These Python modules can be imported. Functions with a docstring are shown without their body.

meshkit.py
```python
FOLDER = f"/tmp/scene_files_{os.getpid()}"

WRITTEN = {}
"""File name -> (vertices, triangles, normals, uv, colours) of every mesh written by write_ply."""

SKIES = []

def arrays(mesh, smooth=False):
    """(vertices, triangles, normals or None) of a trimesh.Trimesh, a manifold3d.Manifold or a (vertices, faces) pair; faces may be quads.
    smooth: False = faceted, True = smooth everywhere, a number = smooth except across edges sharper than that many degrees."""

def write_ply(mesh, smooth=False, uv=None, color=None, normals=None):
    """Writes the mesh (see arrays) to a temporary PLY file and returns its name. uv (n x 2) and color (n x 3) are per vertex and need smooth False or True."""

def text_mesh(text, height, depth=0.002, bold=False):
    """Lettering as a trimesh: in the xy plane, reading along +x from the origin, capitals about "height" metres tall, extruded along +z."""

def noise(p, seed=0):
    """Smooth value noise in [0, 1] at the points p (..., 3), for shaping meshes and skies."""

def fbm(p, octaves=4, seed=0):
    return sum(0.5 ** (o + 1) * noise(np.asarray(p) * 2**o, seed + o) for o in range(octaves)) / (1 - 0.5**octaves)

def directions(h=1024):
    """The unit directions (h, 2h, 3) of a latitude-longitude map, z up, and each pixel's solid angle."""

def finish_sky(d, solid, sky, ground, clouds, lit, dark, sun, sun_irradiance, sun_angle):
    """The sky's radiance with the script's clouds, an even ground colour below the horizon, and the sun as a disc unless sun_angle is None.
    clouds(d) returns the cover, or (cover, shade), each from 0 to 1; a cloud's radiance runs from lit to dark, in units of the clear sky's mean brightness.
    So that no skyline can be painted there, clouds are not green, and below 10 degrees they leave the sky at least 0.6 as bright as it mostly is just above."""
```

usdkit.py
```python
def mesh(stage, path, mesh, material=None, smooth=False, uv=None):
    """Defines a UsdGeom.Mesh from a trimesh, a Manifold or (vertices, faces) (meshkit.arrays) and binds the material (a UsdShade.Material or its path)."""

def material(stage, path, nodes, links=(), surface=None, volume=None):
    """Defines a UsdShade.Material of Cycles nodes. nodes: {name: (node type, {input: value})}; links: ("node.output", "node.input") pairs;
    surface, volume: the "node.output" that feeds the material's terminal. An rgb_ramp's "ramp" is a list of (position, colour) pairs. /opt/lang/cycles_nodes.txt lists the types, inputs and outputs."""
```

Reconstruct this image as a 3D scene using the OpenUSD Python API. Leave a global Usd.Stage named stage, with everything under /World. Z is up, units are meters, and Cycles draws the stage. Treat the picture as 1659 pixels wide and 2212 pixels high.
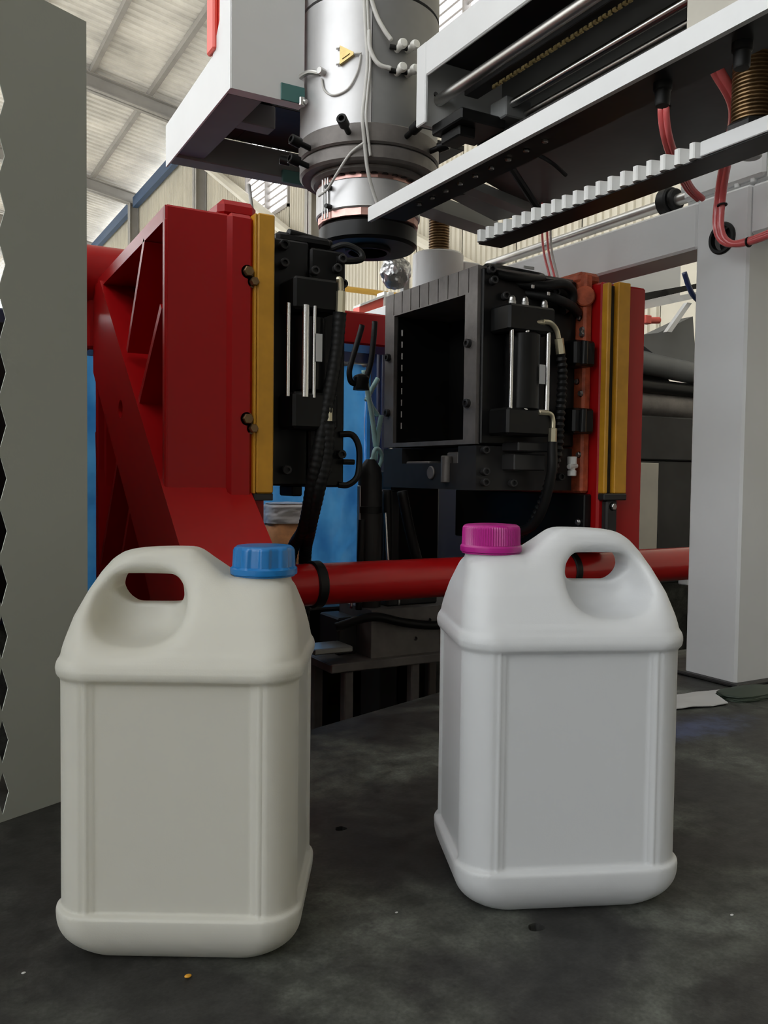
import math, random
import numpy as np
import trimesh
import manifold3d as m3
import shapely.geometry as sg
import usdkit, meshkit
from pxr import Usd, UsdGeom, UsdLux, UsdShade, Gf, Sdf

random.seed(7)
RNG = np.random.default_rng(7)
stage = Usd.Stage.CreateInMemory()
UsdGeom.SetStageUpAxis(stage, UsdGeom.Tokens.z)
UsdGeom.SetStageMetersPerUnit(stage, 1.0)
world = UsdGeom.Xform.Define(stage, '/World')
stage.SetDefaultPrim(world.GetPrim())
UsdGeom.Scope.Define(stage, '/World/Looks')

# ---------------------------------------------------------------- camera
FPX, WPX, HPX = 1880.0, 1659.0, 2212.0
YAW, PITCH, ROLL = 0.51487611, -0.04266803, 0.01218584
CAM_Z, EXPOSURE = 0.33, -2.25
fwd = np.array([math.sin(YAW) * math.cos(PITCH), math.cos(YAW) * math.cos(PITCH), math.sin(PITCH)])
r0 = np.array([math.cos(YAW), -math.sin(YAW), 0.0])
u0 = np.cross(r0, fwd)
right = math.cos(ROLL) * r0 + math.sin(ROLL) * u0
up = -math.sin(ROLL) * r0 + math.cos(ROLL) * u0
cam = UsdGeom.Camera.Define(stage, '/World/camera')
M = Gf.Matrix4d(*[float(x) for x in (*right, 0, *up, 0, *(-fwd), 0, 0, 0, CAM_Z, 1)])
cam.AddTransformOp().Set(M)
cam.CreateHorizontalApertureAttr(36.0)
cam.CreateVerticalApertureAttr(36.0 * HPX / WPX)
cam.CreateFocalLengthAttr(36.0 * FPX / WPX)
cam.CreateClippingRangeAttr(Gf.Vec2f(0.01, 500))
cam.CreateExposureAttr(EXPOSURE)

# ---------------------------------------------------------------- overcast sky, and daylight through the hall's tall left opening
dome = UsdLux.DomeLight.Define(stage, '/World/sky')
dome.CreateIntensityAttr(1.0)
dome.CreateColorAttr(Gf.Vec3f(0.95, 0.98, 1.0))
SKY = 5.0
dome.GetIntensityAttr().Set(SKY)

# ---------------------------------------------------------------- materials
def mat(name, color, rough=0.5, metal=0.0, spec=0.5, bump=0.0, bscale=60, var=0.0, vscale=8, extra=None):
    nodes = {'p': ('principled_bsdf', dict(base_color=color, roughness=rough, metallic=metal, specular_ior_level=spec, **(extra or {})))}
    links = []
    if bump or var:
        nodes['tc'] = ('geometry', {})
    if var:
        lo = tuple(c * (1 - var) for c in color); hi = tuple(min(1, c * (1 + var)) for c in color)
        nodes['nv'] = ('noise_texture', dict(scale=vscale, detail=5.0, roughness=0.6))
        nodes['rv'] = ('rgb_ramp', dict(ramp=[(0.3, lo), (0.7, hi)]))
        links += [('tc.position', 'nv.vector'), ('nv.fac', 'rv.fac'), ('rv.color', 'p.base_color')]
    if bump:
        nodes['nb'] = ('noise_texture', dict(scale=bscale, detail=3.0))
        nodes['b'] = ('bump', dict(strength=bump, distance=0.002))
        links += [('tc.position', 'nb.vector'), ('nb.fac', 'b.height'), ('b.normal', 'p.normal')]
    return usdkit.material(stage, '/World/Looks/' + name, nodes, links, surface='p.BSDF')

M_ = {}
M_['can_warm_tint'] = mat('can_plastic_warm_tint', (0.555, 0.545, 0.485), 0.42, spec=0.35, bump=0.04, bscale=900, extra=dict(subsurface_weight=0.25, subsurface_scale=0.008, subsurface_radius=(1, .9, .7)))  # same white plastic as the other can; warm bounced light put into colour
M_['can_white'] = mat('can_white_plastic', (0.575, 0.59, 0.605), 0.38, spec=0.4, bump=0.03, bscale=900, extra=dict(subsurface_weight=0.25, subsurface_scale=0.008, subsurface_radius=(1, 1, 1)))
M_['cap_blue'] = mat('cap_blue_plastic', (0.008, 0.155, 0.43), 0.28)
M_['cap_pink'] = mat('cap_magenta_plastic', (0.40, 0.010, 0.21), 0.28)
M_['panel'] = mat('guard_panel_paint', (0.345, 0.36, 0.32), 0.5, bump=0.05, bscale=350)
M_['grey'] = mat('light_grey_paint', (0.68, 0.685, 0.685), 0.38, bump=0.06, bscale=250, var=0.05, vscale=3)
M_['grey_mid'] = mat('mid_grey_paint', (0.16, 0.165, 0.165), 0.5, bump=0.05, bscale=200, var=0.1)
M_['white'] = mat('white_paint', (0.78, 0.78, 0.76), 0.42)
M_['red'] = mat('red_gloss_paint', (0.40, 0.005, 0.007), 0.30, spec=0.30, bump=0.03, bscale=40)
M_['red_bar'] = mat('red_bar_gloss', (0.46, 0.008, 0.009), 0.24, spec=0.5)
M_['rust'] = mat('rusty_red_primer', (0.42, 0.085, 0.035), 0.6, var=0.45, vscale=45, bump=0.2, bscale=90)
M_['yellow'] = mat('yellow_rail_paint', (0.62, 0.30, 0.02), 0.42, var=0.12, vscale=25)
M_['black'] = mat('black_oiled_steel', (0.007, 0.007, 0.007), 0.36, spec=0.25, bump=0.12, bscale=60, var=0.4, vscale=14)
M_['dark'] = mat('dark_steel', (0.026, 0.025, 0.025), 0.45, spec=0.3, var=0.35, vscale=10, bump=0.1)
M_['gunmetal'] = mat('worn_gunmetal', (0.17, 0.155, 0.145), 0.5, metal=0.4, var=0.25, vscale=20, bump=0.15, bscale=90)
M_['rubber'] = mat('black_rubber', (0.007, 0.007, 0.007), 0.5, spec=0.3)
M_['chrome'] = mat('polished_steel', (0.75, 0.75, 0.74), 0.22, metal=1.0)
M_['steel'] = mat('bare_steel', (0.55, 0.54, 0.52), 0.35, metal=1.0, var=0.15)
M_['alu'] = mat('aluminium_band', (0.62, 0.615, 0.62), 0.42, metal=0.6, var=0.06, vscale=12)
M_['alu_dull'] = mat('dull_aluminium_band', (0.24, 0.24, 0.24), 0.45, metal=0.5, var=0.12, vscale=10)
M_['copper'] = mat('pinkish_copper', (0.62, 0.36, 0.32), 0.3, metal=0.9, var=0.2, vscale=30)
M_['brass'] = mat('brass', (0.55, 0.42, 0.18), 0.35, metal=0.8, var=0.2, vscale=40)
M_['zinc'] = mat('zinc_yellow_fitting', (0.62, 0.57, 0.42), 0.3, metal=0.9)
M_['bolt_brown'] = mat('greased_brown_steel', (0.20, 0.125, 0.06), 0.35, metal=0.7, var=0.3, vscale=60)
M_['ceramic'] = mat('white_ceramic', (0.80, 0.79, 0.74), 0.3)
M_['cable'] = mat('grey_white_cable', (0.62, 0.61, 0.58), 0.45)
M_['pink_hose'] = mat('translucent_pink_hose', (0.88, 0.17, 0.17), 0.18, spec=0.6, extra=dict(transmission_weight=0.2))
M_['teal_hose'] = mat('pale_teal_hose', (0.52, 0.80, 0.78), 0.25)
M_['navy'] = mat('navy_paint', (0.012, 0.022, 0.07), 0.35)
M_['blue'] = mat('blue_tarpaulin', (0.05, 0.30, 0.72), 0.3, var=0.35, vscale=6, bump=0.4, bscale=20)
usdkit.material(stage, '/World/Looks/blue_tarpaulin_sheet', {
    'g': ('geometry', {}), 'n': ('noise_texture', dict(scale=7.0, detail=5.0)),
    'r': ('rgb_ramp', dict(ramp=[(0.3, (0.03, 0.22, 0.62)), (0.7, (0.13, 0.48, 0.90))])),
    'd': ('principled_bsdf', dict(roughness=0.3)), 't': ('translucent_bsdf', {}), 'm': ('mix_closure', dict(fac=0.55)),
}, [('g.position', 'n.vector'), ('n.fac', 'r.fac'), ('r.color', 'd.base_color'), ('r.color', 't.color'), ('d.BSDF', 'm.closure1'), ('t.BSDF', 'm.closure2')], surface='m.closure')
M_['tarp'] = '/World/Looks/blue_tarpaulin_sheet'
M_['orange_bag'] = mat('orange_woven_sack', (0.72, 0.33, 0.14), 0.6, var=0.35, vscale=14, bump=0.2, bscale=70)
M_['white_film'] = mat('milky_plastic_film', (0.62, 0.60, 0.62), 0.3)
M_['foil'] = mat('crumpled_foil', (0.85, 0.86, 0.87), 0.30, metal=0.85)
M_['paper'] = mat('grey_white_paper', (0.50, 0.50, 0.49), 0.8)
M_['green_dark'] = mat('dark_green_rubber', (0.03, 0.045, 0.03), 0.6)
M_['teal'] = mat('teal_paint', (0.06, 0.17, 0.16), 0.5)
M_['yellow_pipe'] = mat('yellow_pipe_paint', (0.62, 0.36, 0.06), 0.45)
M_['salmon'] = mat('bright_red_cover', (0.80, 0.12, 0.09), 0.4)
M_['cream_block'] = mat('cream_paint', (0.50, 0.47, 0.40), 0.5, var=0.1)
M_['blue_beam'] = mat('blue_beam_paint', (0.03, 0.075, 0.16), 0.5)
M_['wall'] = mat('cream_wall_sheet', (0.66, 0.61, 0.50), 0.55, var=0.10, vscale=0.7)
M_['roof'] = mat('weathered_roof_sheet', (0.80, 0.765, 0.70), 0.6, var=0.22, vscale=0.8)
M_['roof_steel'] = mat('dusty_roof_steel', (0.36, 0.34, 0.31), 0.6, var=0.15, vscale=1.0)
M_['conc_out'] = mat('yard_concrete', (0.80, 0.79, 0.77), 0.9)
M_['conc_hall'] = mat('pale_hall_concrete', (0.72, 0.70, 0.655), 0.8)
M_['plaster'] = mat('hall_plaster', (0.30, 0.29, 0.27), 0.8)
M_['louvre'] = mat('white_louvre_blade', (0.42, 0.39, 0.37), 0.6)

# oil-stained concrete: three scales of mottling, pale greenish patches, one blue paint smear beside the white can
usdkit.material(stage, '/World/Looks/stained_concrete', {
    'g': ('geometry', {}),
    'n1': ('noise_texture', dict(scale=5.5, detail=7.0, roughness=0.62, distortion=0.4)),
    'n2': ('noise_texture', dict(scale=42.0, detail=5.0, roughness=0.65)),
    'n3': ('noise_texture', dict(scale=330.0, detail=2.0)),
    'r1': ('rgb_ramp', dict(ramp=[(0.36, (0.019, 0.019, 0.018)), (0.48, (0.031, 0.031, 0.029)), (0.57, (0.066, 0.070, 0.060)), (0.68, (0.13, 0.137, 0.122))])),
    'r2': ('rgb_ramp', dict(ramp=[(0.35, (0.62, 0.62, 0.62)), (0.65, (1.3, 1.3, 1.3))])),
    'r3': ('rgb_ramp', dict(ramp=[(0.30, (0.8, 0.8, 0.8)), (0.70, (1.15, 1.15, 1.15))])),
    'm1': ('mix', dict(mix_type='multiply', fac=1.0)),
    'm2': ('mix', dict(mix_type='multiply', fac=1.0)),
    'mp': ('mapping', dict(mapping_type='point', location=(-0.92 * 5, -0.79 * 12, 0), scale=(5.0, 12.0, 1.0))),
    'gr': ('gradient_texture', dict(gradient_type='spherical')),
    'nb': ('math', dict(math_type='multiply')),
    'rb': ('rgb_ramp', dict(ramp=[(0.18, (0, 0, 0)), (0.5, (1, 1, 1))])),
    'm3': ('mix', dict(mix_type='mix', color2=(0.06, 0.075, 0.14))),
    'rr': ('map_range', dict(from_min=0.3, from_max=0.7, to_min=0.42, to_max=0.75)),
    'b': ('bump', dict(strength=0.25, distance=0.002)),
    'p': ('principled_bsdf', dict(specular_ior_level=0.35)),
}, [('g.position', 'n1.vector'), ('g.position', 'n2.vector'), ('g.position', 'n3.vector'), ('n1.fac', 'r1.fac'), ('n2.fac', 'r2.fac'), ('n3.fac', 'r3.fac'),
    ('r1.color', 'm1.color1'), ('r2.color', 'm1.color2'), ('m1.color', 'm2.color1'), ('r3.color', 'm2.color2'),
    ('g.position', 'mp.vector'), ('mp.vector', 'gr.vector'), ('gr.fac', 'nb.value1'), ('n2.fac', 'nb.value2'), ('nb.value', 'rb.fac'), ('rb.color', 'm3.fac'),
    ('m2.color', 'm3.color1'), ('m3.color', 'p.base_color'), ('n1.fac', 'rr.value'), ('rr.result', 'p.roughness'), ('n2.fac', 'b.height'), ('b.normal', 'p.normal')], surface='p.BSDF')
M_['concrete'] = '/World/Looks/stained_concrete'

# ---------------------------------------------------------------- scene helpers
USED = {}
def numbered(path):
    n = USED.get(path, 0); USED[path] = n + 1
    return path if n == 0 else '%s_%03d' % (path, n)

def tag(prim, label=None, cat=None, group=None, kind=None):
    for k, v in (('label', label), ('category', cat), ('group', group), ('kind', kind)):
        if v: prim.SetCustomDataByKey(k, v)
    return prim

LOC = {}
def thing(name, label, cat, loc=(0, 0, 0), group=None, kind=None):
    path = numbered('/World/' + name)
    x = UsdGeom.Xform.Define(stage, path)
    x.AddTranslateOp().Set(Gf.Vec3d(*loc))
    LOC[path] = np.array(loc, float)
    return tag(x.GetPrim(), label, cat, group, kind)

def part(parent, name, mesh, material, label=None, smooth=30, kind=None):
    """A mesh given in world coordinates, stored relative to its thing."""
    pp = str(parent.GetPath())
    root = '/'.join(pp.split('/')[:3])
    path = numbered(pp + '/' + name)
    v, f, n = meshkit.arrays(mesh, smooth)
    v = v - LOC[root]
    m = usdkit.mesh(stage, path, (v, f), M_[material])
    if n is not None:
        from pxr import Vt
        m.CreateNormalsAttr(Vt.Vec3fArray.FromNumpy(n.astype(np.float32)))
        m.SetNormalsInterpolation('vertex')
    return tag(m.GetPrim(), label, kind=kind)

def solo(name, mesh, material, label, cat, smooth=30, group=None, kind=None):
    path = numbered('/World/' + name)
    m = usdkit.mesh(stage, path, mesh, M_[material], smooth=smooth)
    return tag(m.GetPrim(), label, cat, group, kind)

# ---------------------------------------------------------------- shape helpers
cat_ = trimesh.util.concatenate
def tm(x):
    if isinstance(x, m3.Manifold):
        m = x.to_mesh()
        return trimesh.Trimesh(np.array(m.vert_properties[:, :3]), np.array(m.tri_verts), process=False)
    return x

def join(*ms):
    return cat_([tm(m) for m in ms])

def box(x0, x1, y0, y1, z0, z1, b=0.002):
    x0, x1 = min(x0, x1), max(x0, x1); y0, y1 = min(y0, y1), max(y0, y1); z0, z1 = min(z0, z1), max(z0, z1)
    b = min(b, (x1 - x0) / 3, (y1 - y0) / 3, (z1 - z0) / 3)
    if b <= 0:
        m = trimesh.creation.box((x1 - x0, y1 - y0, z1 - z0)); m.apply_translation(((x0 + x1) / 2, (y0 + y1) / 2, (z0 + z1) / 2)); return m
    pts = []
    for ix in (0, 1):
        for iy in (0, 1):
            for iz in (0, 1):
                c = np.array([(x0, x1)[ix], (y0, y1)[iy], (z0, z1)[iz]]); s = np.array([1 - 2 * ix, 1 - 2 * iy, 1 - 2 * iz]) * b
                for k in range(3):
                    d = s.copy(); d[k] = 0; pts.append(c + d)
    return tm(m3.Manifold.hull_points(np.array(pts)))

def mbox(x0, x1, y0, y1, z0, z1):
    return m3.Manifold.cube([x1 - x0, y1 - y0, z1 - z0]).translate([x0, y0, z0])

def frame_of(d):
    d = d / np.linalg.norm(d)
    a = np.array([0, 0, 1.0]) if abs(d[2]) < 0.9 else np.array([1.0, 0, 0])
    u = np.cross(a, d); u /= np.linalg.norm(u)
    return u, np.cross(d, u), d

def lathe(p0, axis, profile, n=32):
    """profile: (radius, distance along the axis) pairs; closed where the radius is 0."""
    u, v, d = frame_of(np.asarray(axis, float)); p0 = np.asarray(p0, float)
    a = np.arange(n) * 2 * math.pi / n
    V, F, rings = [], [], []
    for r, h in profile:
        if r <= 1e-9:
            rings.append([len(V)]); V.append(p0 + d * h)
        else:
            rings.append(list(range(len(V), len(V) + n)))
            V += [p0 + d * h + r * (math.cos(t) * u + math.sin(t) * v) for t in a]
    for A, B in zip(rings[:-1], rings[1:]):
        for i in range(n):
            j = (i + 1) % n
            if len(A) == 1 and len(B) == 1: continue
            if len(A) == 1: F.append([A[0], B[j], B[i]])
            elif len(B) == 1: F.append([A[i], A[j], B[0]])
            else: F += [[A[i], A[j], B[j]], [A[i], B[j], B[i]]]
    return trimesh.Trimesh(np.array(V), np.array(F), process=False)

def cyl(p0, p1, r, n=24, b=None, r1=None):
    p0, p1 = np.asarray(p0, float), np.asarray(p1, float); L = np.linalg.norm(p1 - p0)
    r1 = r if r1 is None else r1
    b = min(r, r1) * 0.12 if b is None else b
    b = min(b, L / 3)
    return lathe(p0, p1 - p0, [(0, 0), (r - b, 0), (r, b), (r1, L - b), (r1 - b, L), (0, L)], n)

def ringm(p0, axis, ri, ro, h, n=32, b=0.001):
    return lathe(p0, axis, [(ri, 0), (ro - b, 0), (ro, b), (ro, h - b), (ro - b, h), (ri, h), (ri, 0)], n)

def hexbolt(p, d, r, h):
    p = np.asarray(p, float); d = np.asarray(d, float) / np.linalg.norm(d)
    return cat_([lathe(p, d, [(0, 0), (r * .95, 0), (r, h * .12), (r, h * .8), (r * .85, h), (0, h)], 6), lathe(p - d * h * .15, d, [(0, 0), (r * 1.25, 0), (r * 1.25, h * .15), (0, h * .15)], 16)])

def socket(p, d, r, h, n=18):
    """socket-head cap screw: cylinder with a recessed hole in its head"""
    return lathe(p, d, [(0, 0), (r, 0), (r, h - r * .12), (r * .88, h), (r * .55, h), (r * .55, h * .55), (0, h * .55)], n)

def smooth_path(P, k=8):
    P = np.asarray(P, float)
    if len(P) < 3: return P
    Q = np.vstack([2 * P[0] - P[1], P, 2 * P[-1] - P[-2]]); out = []
    for i in range(1, len(Q) - 2):
        a, b, c, d = Q[i - 1:i + 3]
        for t in np.arange(k) / k:
            out.append(0.5 * (2 * b + (c - a) * t + (2 * a - 5 * b + 4 * c - d) * t * t + (3 * b - a - 3 * c + d) * t ** 3))
    return np.vstack(out + [Q[-2]])

def tube(P, r, n=10, k=8, ribs=None):
    """round hose along a smoothed path; ribs = (pitch, depth) corrugates it"""
    S = smooth_path(P, k)
    if ribs:
        L = np.r_[0, np.cumsum(np.linalg.norm(np.diff(S, axis=0), axis=1))]
        s = np.arange(0, L[-1], ribs[0] / 4)
        S = np.stack([np.interp(s, L, S[:, i]) for i in range(3)], 1)
        R = r + ribs[1] * np.array([1, 0, -1, 0])[np.arange(len(S)) % 4]
    else:
        R = np.full(len(S), r)
    T = np.gradient(S, axis=0); T /= np.linalg.norm(T, axis=1, keepdims=True)
    u = frame_of(T[0])[0]; V = []; a = np.arange(n) * 2 * math.pi / n
    for p, t, rr in zip(S, T, R):
        u = u - t * (u @ t); u /= np.linalg.norm(u); w = np.cross(t, u)
        V.append(p + rr * (np.cos(a)[:, None] * u + np.sin(a)[:, None] * w))
    V = np.vstack(V + [S[:1], S[-1:]]); F = []; m = len(S)
    for i in range(m - 1):
        for j in range(n):
            q = (j + 1) % n; A, B, Cc, D = i * n + j, i * n + q, (i + 1) * n + q, (i + 1) * n + j
            F += [[A, B, Cc], [A, Cc, D]]
    for j in range(n):
        q = (j + 1) % n
        F += [[m * n, q, j], [m * n + 1, (m - 1) * n + j, (m - 1) * n + q]]
    return trimesh.Trimesh(V, np.array(F), process=False)

def prism(poly, axis, lo, hi):
    """Extrudes a polygon: axis 'x' takes (y, z) points, 'y' takes (x, z), 'z' takes (x, y)."""
    if not isinstance(poly, (sg.Polygon, sg.MultiPolygon)): poly = sg.Polygon(poly)
    ms = []
    for g in getattr(poly, 'geoms', [poly]):
        m = trimesh.creation.extrude_polygon(g, hi - lo, engine='earcut'); v = m.vertices; a, b, h = v[:, 0], v[:, 1], v[:, 2] + lo
        if axis == 'x': m = trimesh.Trimesh(np.c_[h, a, b], m.faces, process=False)
        elif axis == 'y': m = trimesh.Trimesh(np.c_[a, h, b], m.faces[:, ::-1], process=False)
        else: m = trimesh.Trimesh(np.c_[a, b, h], m.faces, process=False)
        ms.append(m)
    return cat_(ms)

def strip(p, q, w):
    """a flat band from p to q, w wide, as a polygon"""
    return sg.LineString([p, q]).buffer(w / 2, cap_style=2)

# ================================================================ THE HALL
fl = thing('floor', 'dark oil-stained concrete floor', 'floor', kind='structure')
slab = sg.box(-60, -12, 8.2, 60)
pit_poly = sg.Polygon([(-0.6, 1.0), (0.46, 1.008), (0.473, 1.014), (0.84, 1.14), (0.95, 1.165), (2.6, 1.165), (2.6, 2.05), (-0.6, 2.05)])
slab = slab.difference(pit_poly)
for hx, hy, hr in ((0.361, 0.713, 0.0055), (0.408, 0.487, 0.0062)):
    ring = sg.Polygon([(hx + hr * (1 + .15 * math.sin(3 * t + hx * 9)) * math.cos(t), hy + hr * (1 + .12 * math.cos(2 * t)) * math.sin(t)) for t in np.linspace(0, 2 * math.pi, 20)[:-1]])
    slab = slab.difference(ring)
near = sg.box(-2.2, -3.0, 4.0, 4.5)
part(fl, 'slab', prism(slab.intersection(near), 'z', -0.32, 0.0), 'concrete', smooth=False)
part(fl, 'hall_slab', prism(slab.difference(near), 'z', -0.32, 0.0), 'conc_hall', smooth=False)
part(fl, 'pit_bottom', box(-0.7, 2.7, 0.9, 2.15, -0.40, -0.32, 0), 'concrete', smooth=False)
part(fl, 'yard', box(-140, -20.5, -60, 90, -0.30, 0.004, 0), 'conc_out', smooth=False)

# right-hand wall: corrugated sheets 1.4 m wide with open joints, louvred windows high up, columns in front
XW = 8.0
wr = thing('wall_right', 'cream corrugated sheet wall of the hall with dark joints', 'wall', kind='structure')
def corrugated(y0, y1, z0, z1, pitch=0.14, depth=0.03, gap=0.014):
    y0, y1 = y0 + gap, y1 - gap
    n = max(2, round((y1 - y0) / pitch)); p = (y1 - y0) / n; pts = []
    for i in range(n):
        a = y0 + i * p
        pts += [(a, 0), (a + .12 * p, 0), (a + .22 * p, -depth), (a + .5 * p, -depth), (a + .6 * p, 0)]
    pts.append((y1, 0))
    P = np.array(pts); k = len(P)
    V = np.vstack([np.c_[XW + P[:, 1], P[:, 0], np.full(k, z0)], np.c_[XW + P[:, 1], P[:, 0], np.full(k, z1)]])
    back = V + [0.05, 0, 0]; V = np.vstack([V, back]); F = []
    for i in range(k - 1):
        F += [[i, i + k, i + 1], [i + 1, i + k, i + k + 1], [2 * k + i, 2 * k + i + 1, 3 * k + i], [2 * k + i + 1, 3 * k + i + 1, 3 * k + i]]
    return trimesh.Trimesh(V, np.array(F), process=False)
bounds = [10.3 + 1.4 * k for k in range(-2, 30)]
wins = [(10.3, 13.1), (18.7, 21.5)]
ZW0, ZW1, ZE = 6.45, 9.0, 10.25
for a, b in zip(bounds[:-1], bounds[1:]):
    if any(w0 - .01 <= a and b <= w1 + .01 for w0, w1 in wins):
        part(wr, 'wall_panel', corrugated(a, b, 0, ZW0), 'wall', smooth=False)
        part(wr, 'wall_panel', corrugated(a, b, ZW1, ZE), 'wall', smooth=False)
    else:
        part(wr, 'wall_panel', corrugated(a, b, 0, ZE), 'wall', smooth=False)
part(wr, 'wall_backing', box(XW + .06, XW + .1, 7.4, 10.3, 0, ZE, 0), 'dark', smooth=False)
part(wr, 'wall_backing', join(box(XW + .06, XW + .1, 10.3, 51, 0, ZW0, 0), box(XW + .06, XW + .1, 10.3, 51, ZW1, ZE, 0), box(XW + .06, XW + .1, 13.1, 18.7, ZW0, ZW1, 0), box(XW + .06, XW + .1, 21.5, 51, ZW0, ZW1, 0)), 'dark', smooth=False)
part(wr, 'wall_end', box(XW, XW + .1, -12, 7.5, 0, ZE, 0), 'wall', smooth=False)
def hsec(y, w=0.34, d=0.3):
    return join(box(XW - .06 - d, XW - .045 - d, y - w / 2, y + w / 2, 0, ZE - .1, 0), box(XW - .06, XW - .045, y - w / 2, y + w / 2, 0, ZE - .1, 0), box(XW - .06 - d, XW - .045, y - .02, y + .02, 0, ZE - .1, 0))
for y in (16.9, 24.8, 32.7, 40.6):
    part(wr, 'column', hsec(y), 'roof_steel', smooth=False)
part(wr, 'brace', tube([(XW - .3, 24.7, 9.3), (XW - .3, 16.9, 5.0)], 0.13, 8, 1), 'wall')
part(wr, 'brace', tube([(XW - .3, 16.9, 6.4), (XW - .3, 9.2, 2.6)], 0.10, 8, 1), 'wall')
for k, (w0, w1) in enumerate(wins):
    wn = thing('window_%d' % (k + 1), 'white louvred window high in the cream wall' + (' behind the extruder head' if k else ' at the top of the frame'), 'window', kind='structure')
    ym = (w0 + w1) / 2
    part(wn, 'window_frame', join(box(XW - .05, XW + .08, w0, w0 + .06, ZW0, ZW1, 0), box(XW - .05, XW + .08, w1 - .06, w1, ZW0, ZW1, 0), box(XW - .05, XW + .08, ym - .03, ym + .03, ZW0, ZW1, 0), box(XW - .05, XW + .08, w0, w1, ZW0, ZW0 + .06, 0), box(XW - .05, XW + .08, w0, w1, ZW1 - .06, ZW1, 0)), 'louvre', smooth=False)
    for i in range(14):
        z = ZW0 + .1 + i * .175
        part(wn, 'slat', prism([(XW + .02, z), (XW + .06, z + .05), (XW + .06, z + .085), (XW + .02, z + .035)], 'y', w0 + .06, w1 - .06), 'louvre', smooth=False)

# sloping roof, rafters every 7.9 m, purlins between, blue eave beams
ce = thing('ceiling', 'weathered corrugated roof sheet on dusty steel beams', 'ceiling', kind='structure')
SL = 0.175
def zr(x): return 10.62 + SL * (8 - x)
def roof_sheet(y0, y1, xa, xb, pitch=0.30, d=0.045):
    n = round((y1 - y0) / pitch); pitch = (y1 - y0) / n; ys, dz = [], []
    for i in range(n):
        a = y0 + i * pitch
        ys += [a, a + .45 * pitch, a + .55 * pitch, a + .9 * pitch]; dz += [0, 0, d, d]
    ys.append(y1); dz.append(0)
    ys, dz = np.array(ys), np.array(dz); k = len(ys); xs = np.array([xa, xb])
    V = np.vstack([np.c_[np.full(k, x), ys, zr(x) + dz] for x in xs]); F = []
    for i in range(k - 1): F += [[i, i + k, i + 1], [i + 1, i + k, i + k + 1]]
    return trimesh.Trimesh(V, np.array(F), process=False)
for a in np.arange(-12, 52, 3.95):
    part(ce, 'roof_sheet', roof_sheet(a, a + 3.95, 8.3, -5.0), 'roof', smooth=False)
    part(ce, 'roof_sheet', roof_sheet(a, a + 3.95, -13.0, -22.0), 'roof', smooth=False)     # open skylight strip between the two
rng_y = [1.1, 9.0, 16.9, 24.8, 32.7, 40.6]
def sloped(x0, x1, y0, y1, top, h):
    V = np.array([(x, y, zr(x) + top - dz) for x in (x0, x1) for y in (y0, y1) for dz in (0, h)])
    return tm(m3.Manifold.hull_points(V))
for y in rng_y:
    part(ce, 'rafter', join(sloped(-22, 7.9, y - .03, y + .03, -.16, .42), sloped(-22, 7.9, y - .17, y + .17, -.16, .03), sloped(-22, 7.9, y - .17, y + .17, -.55, .03)), 'roof_steel', smooth=False)
for x in np.arange(6.35, -21, -1.55):
    part(ce, 'purlin', box(x - .06, x + .06, -12, 52, zr(x) - .17, zr(x) - .01, 0), 'roof_steel', smooth=False)
for a, b in zip(rng_y[:-1], rng_y[1:]):
    part(ce, 'eave_beam', box(7.72, 7.90, a + .35, b - .25, 9.92, 10.28, 0), 'blue_beam', smooth=False)
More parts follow.
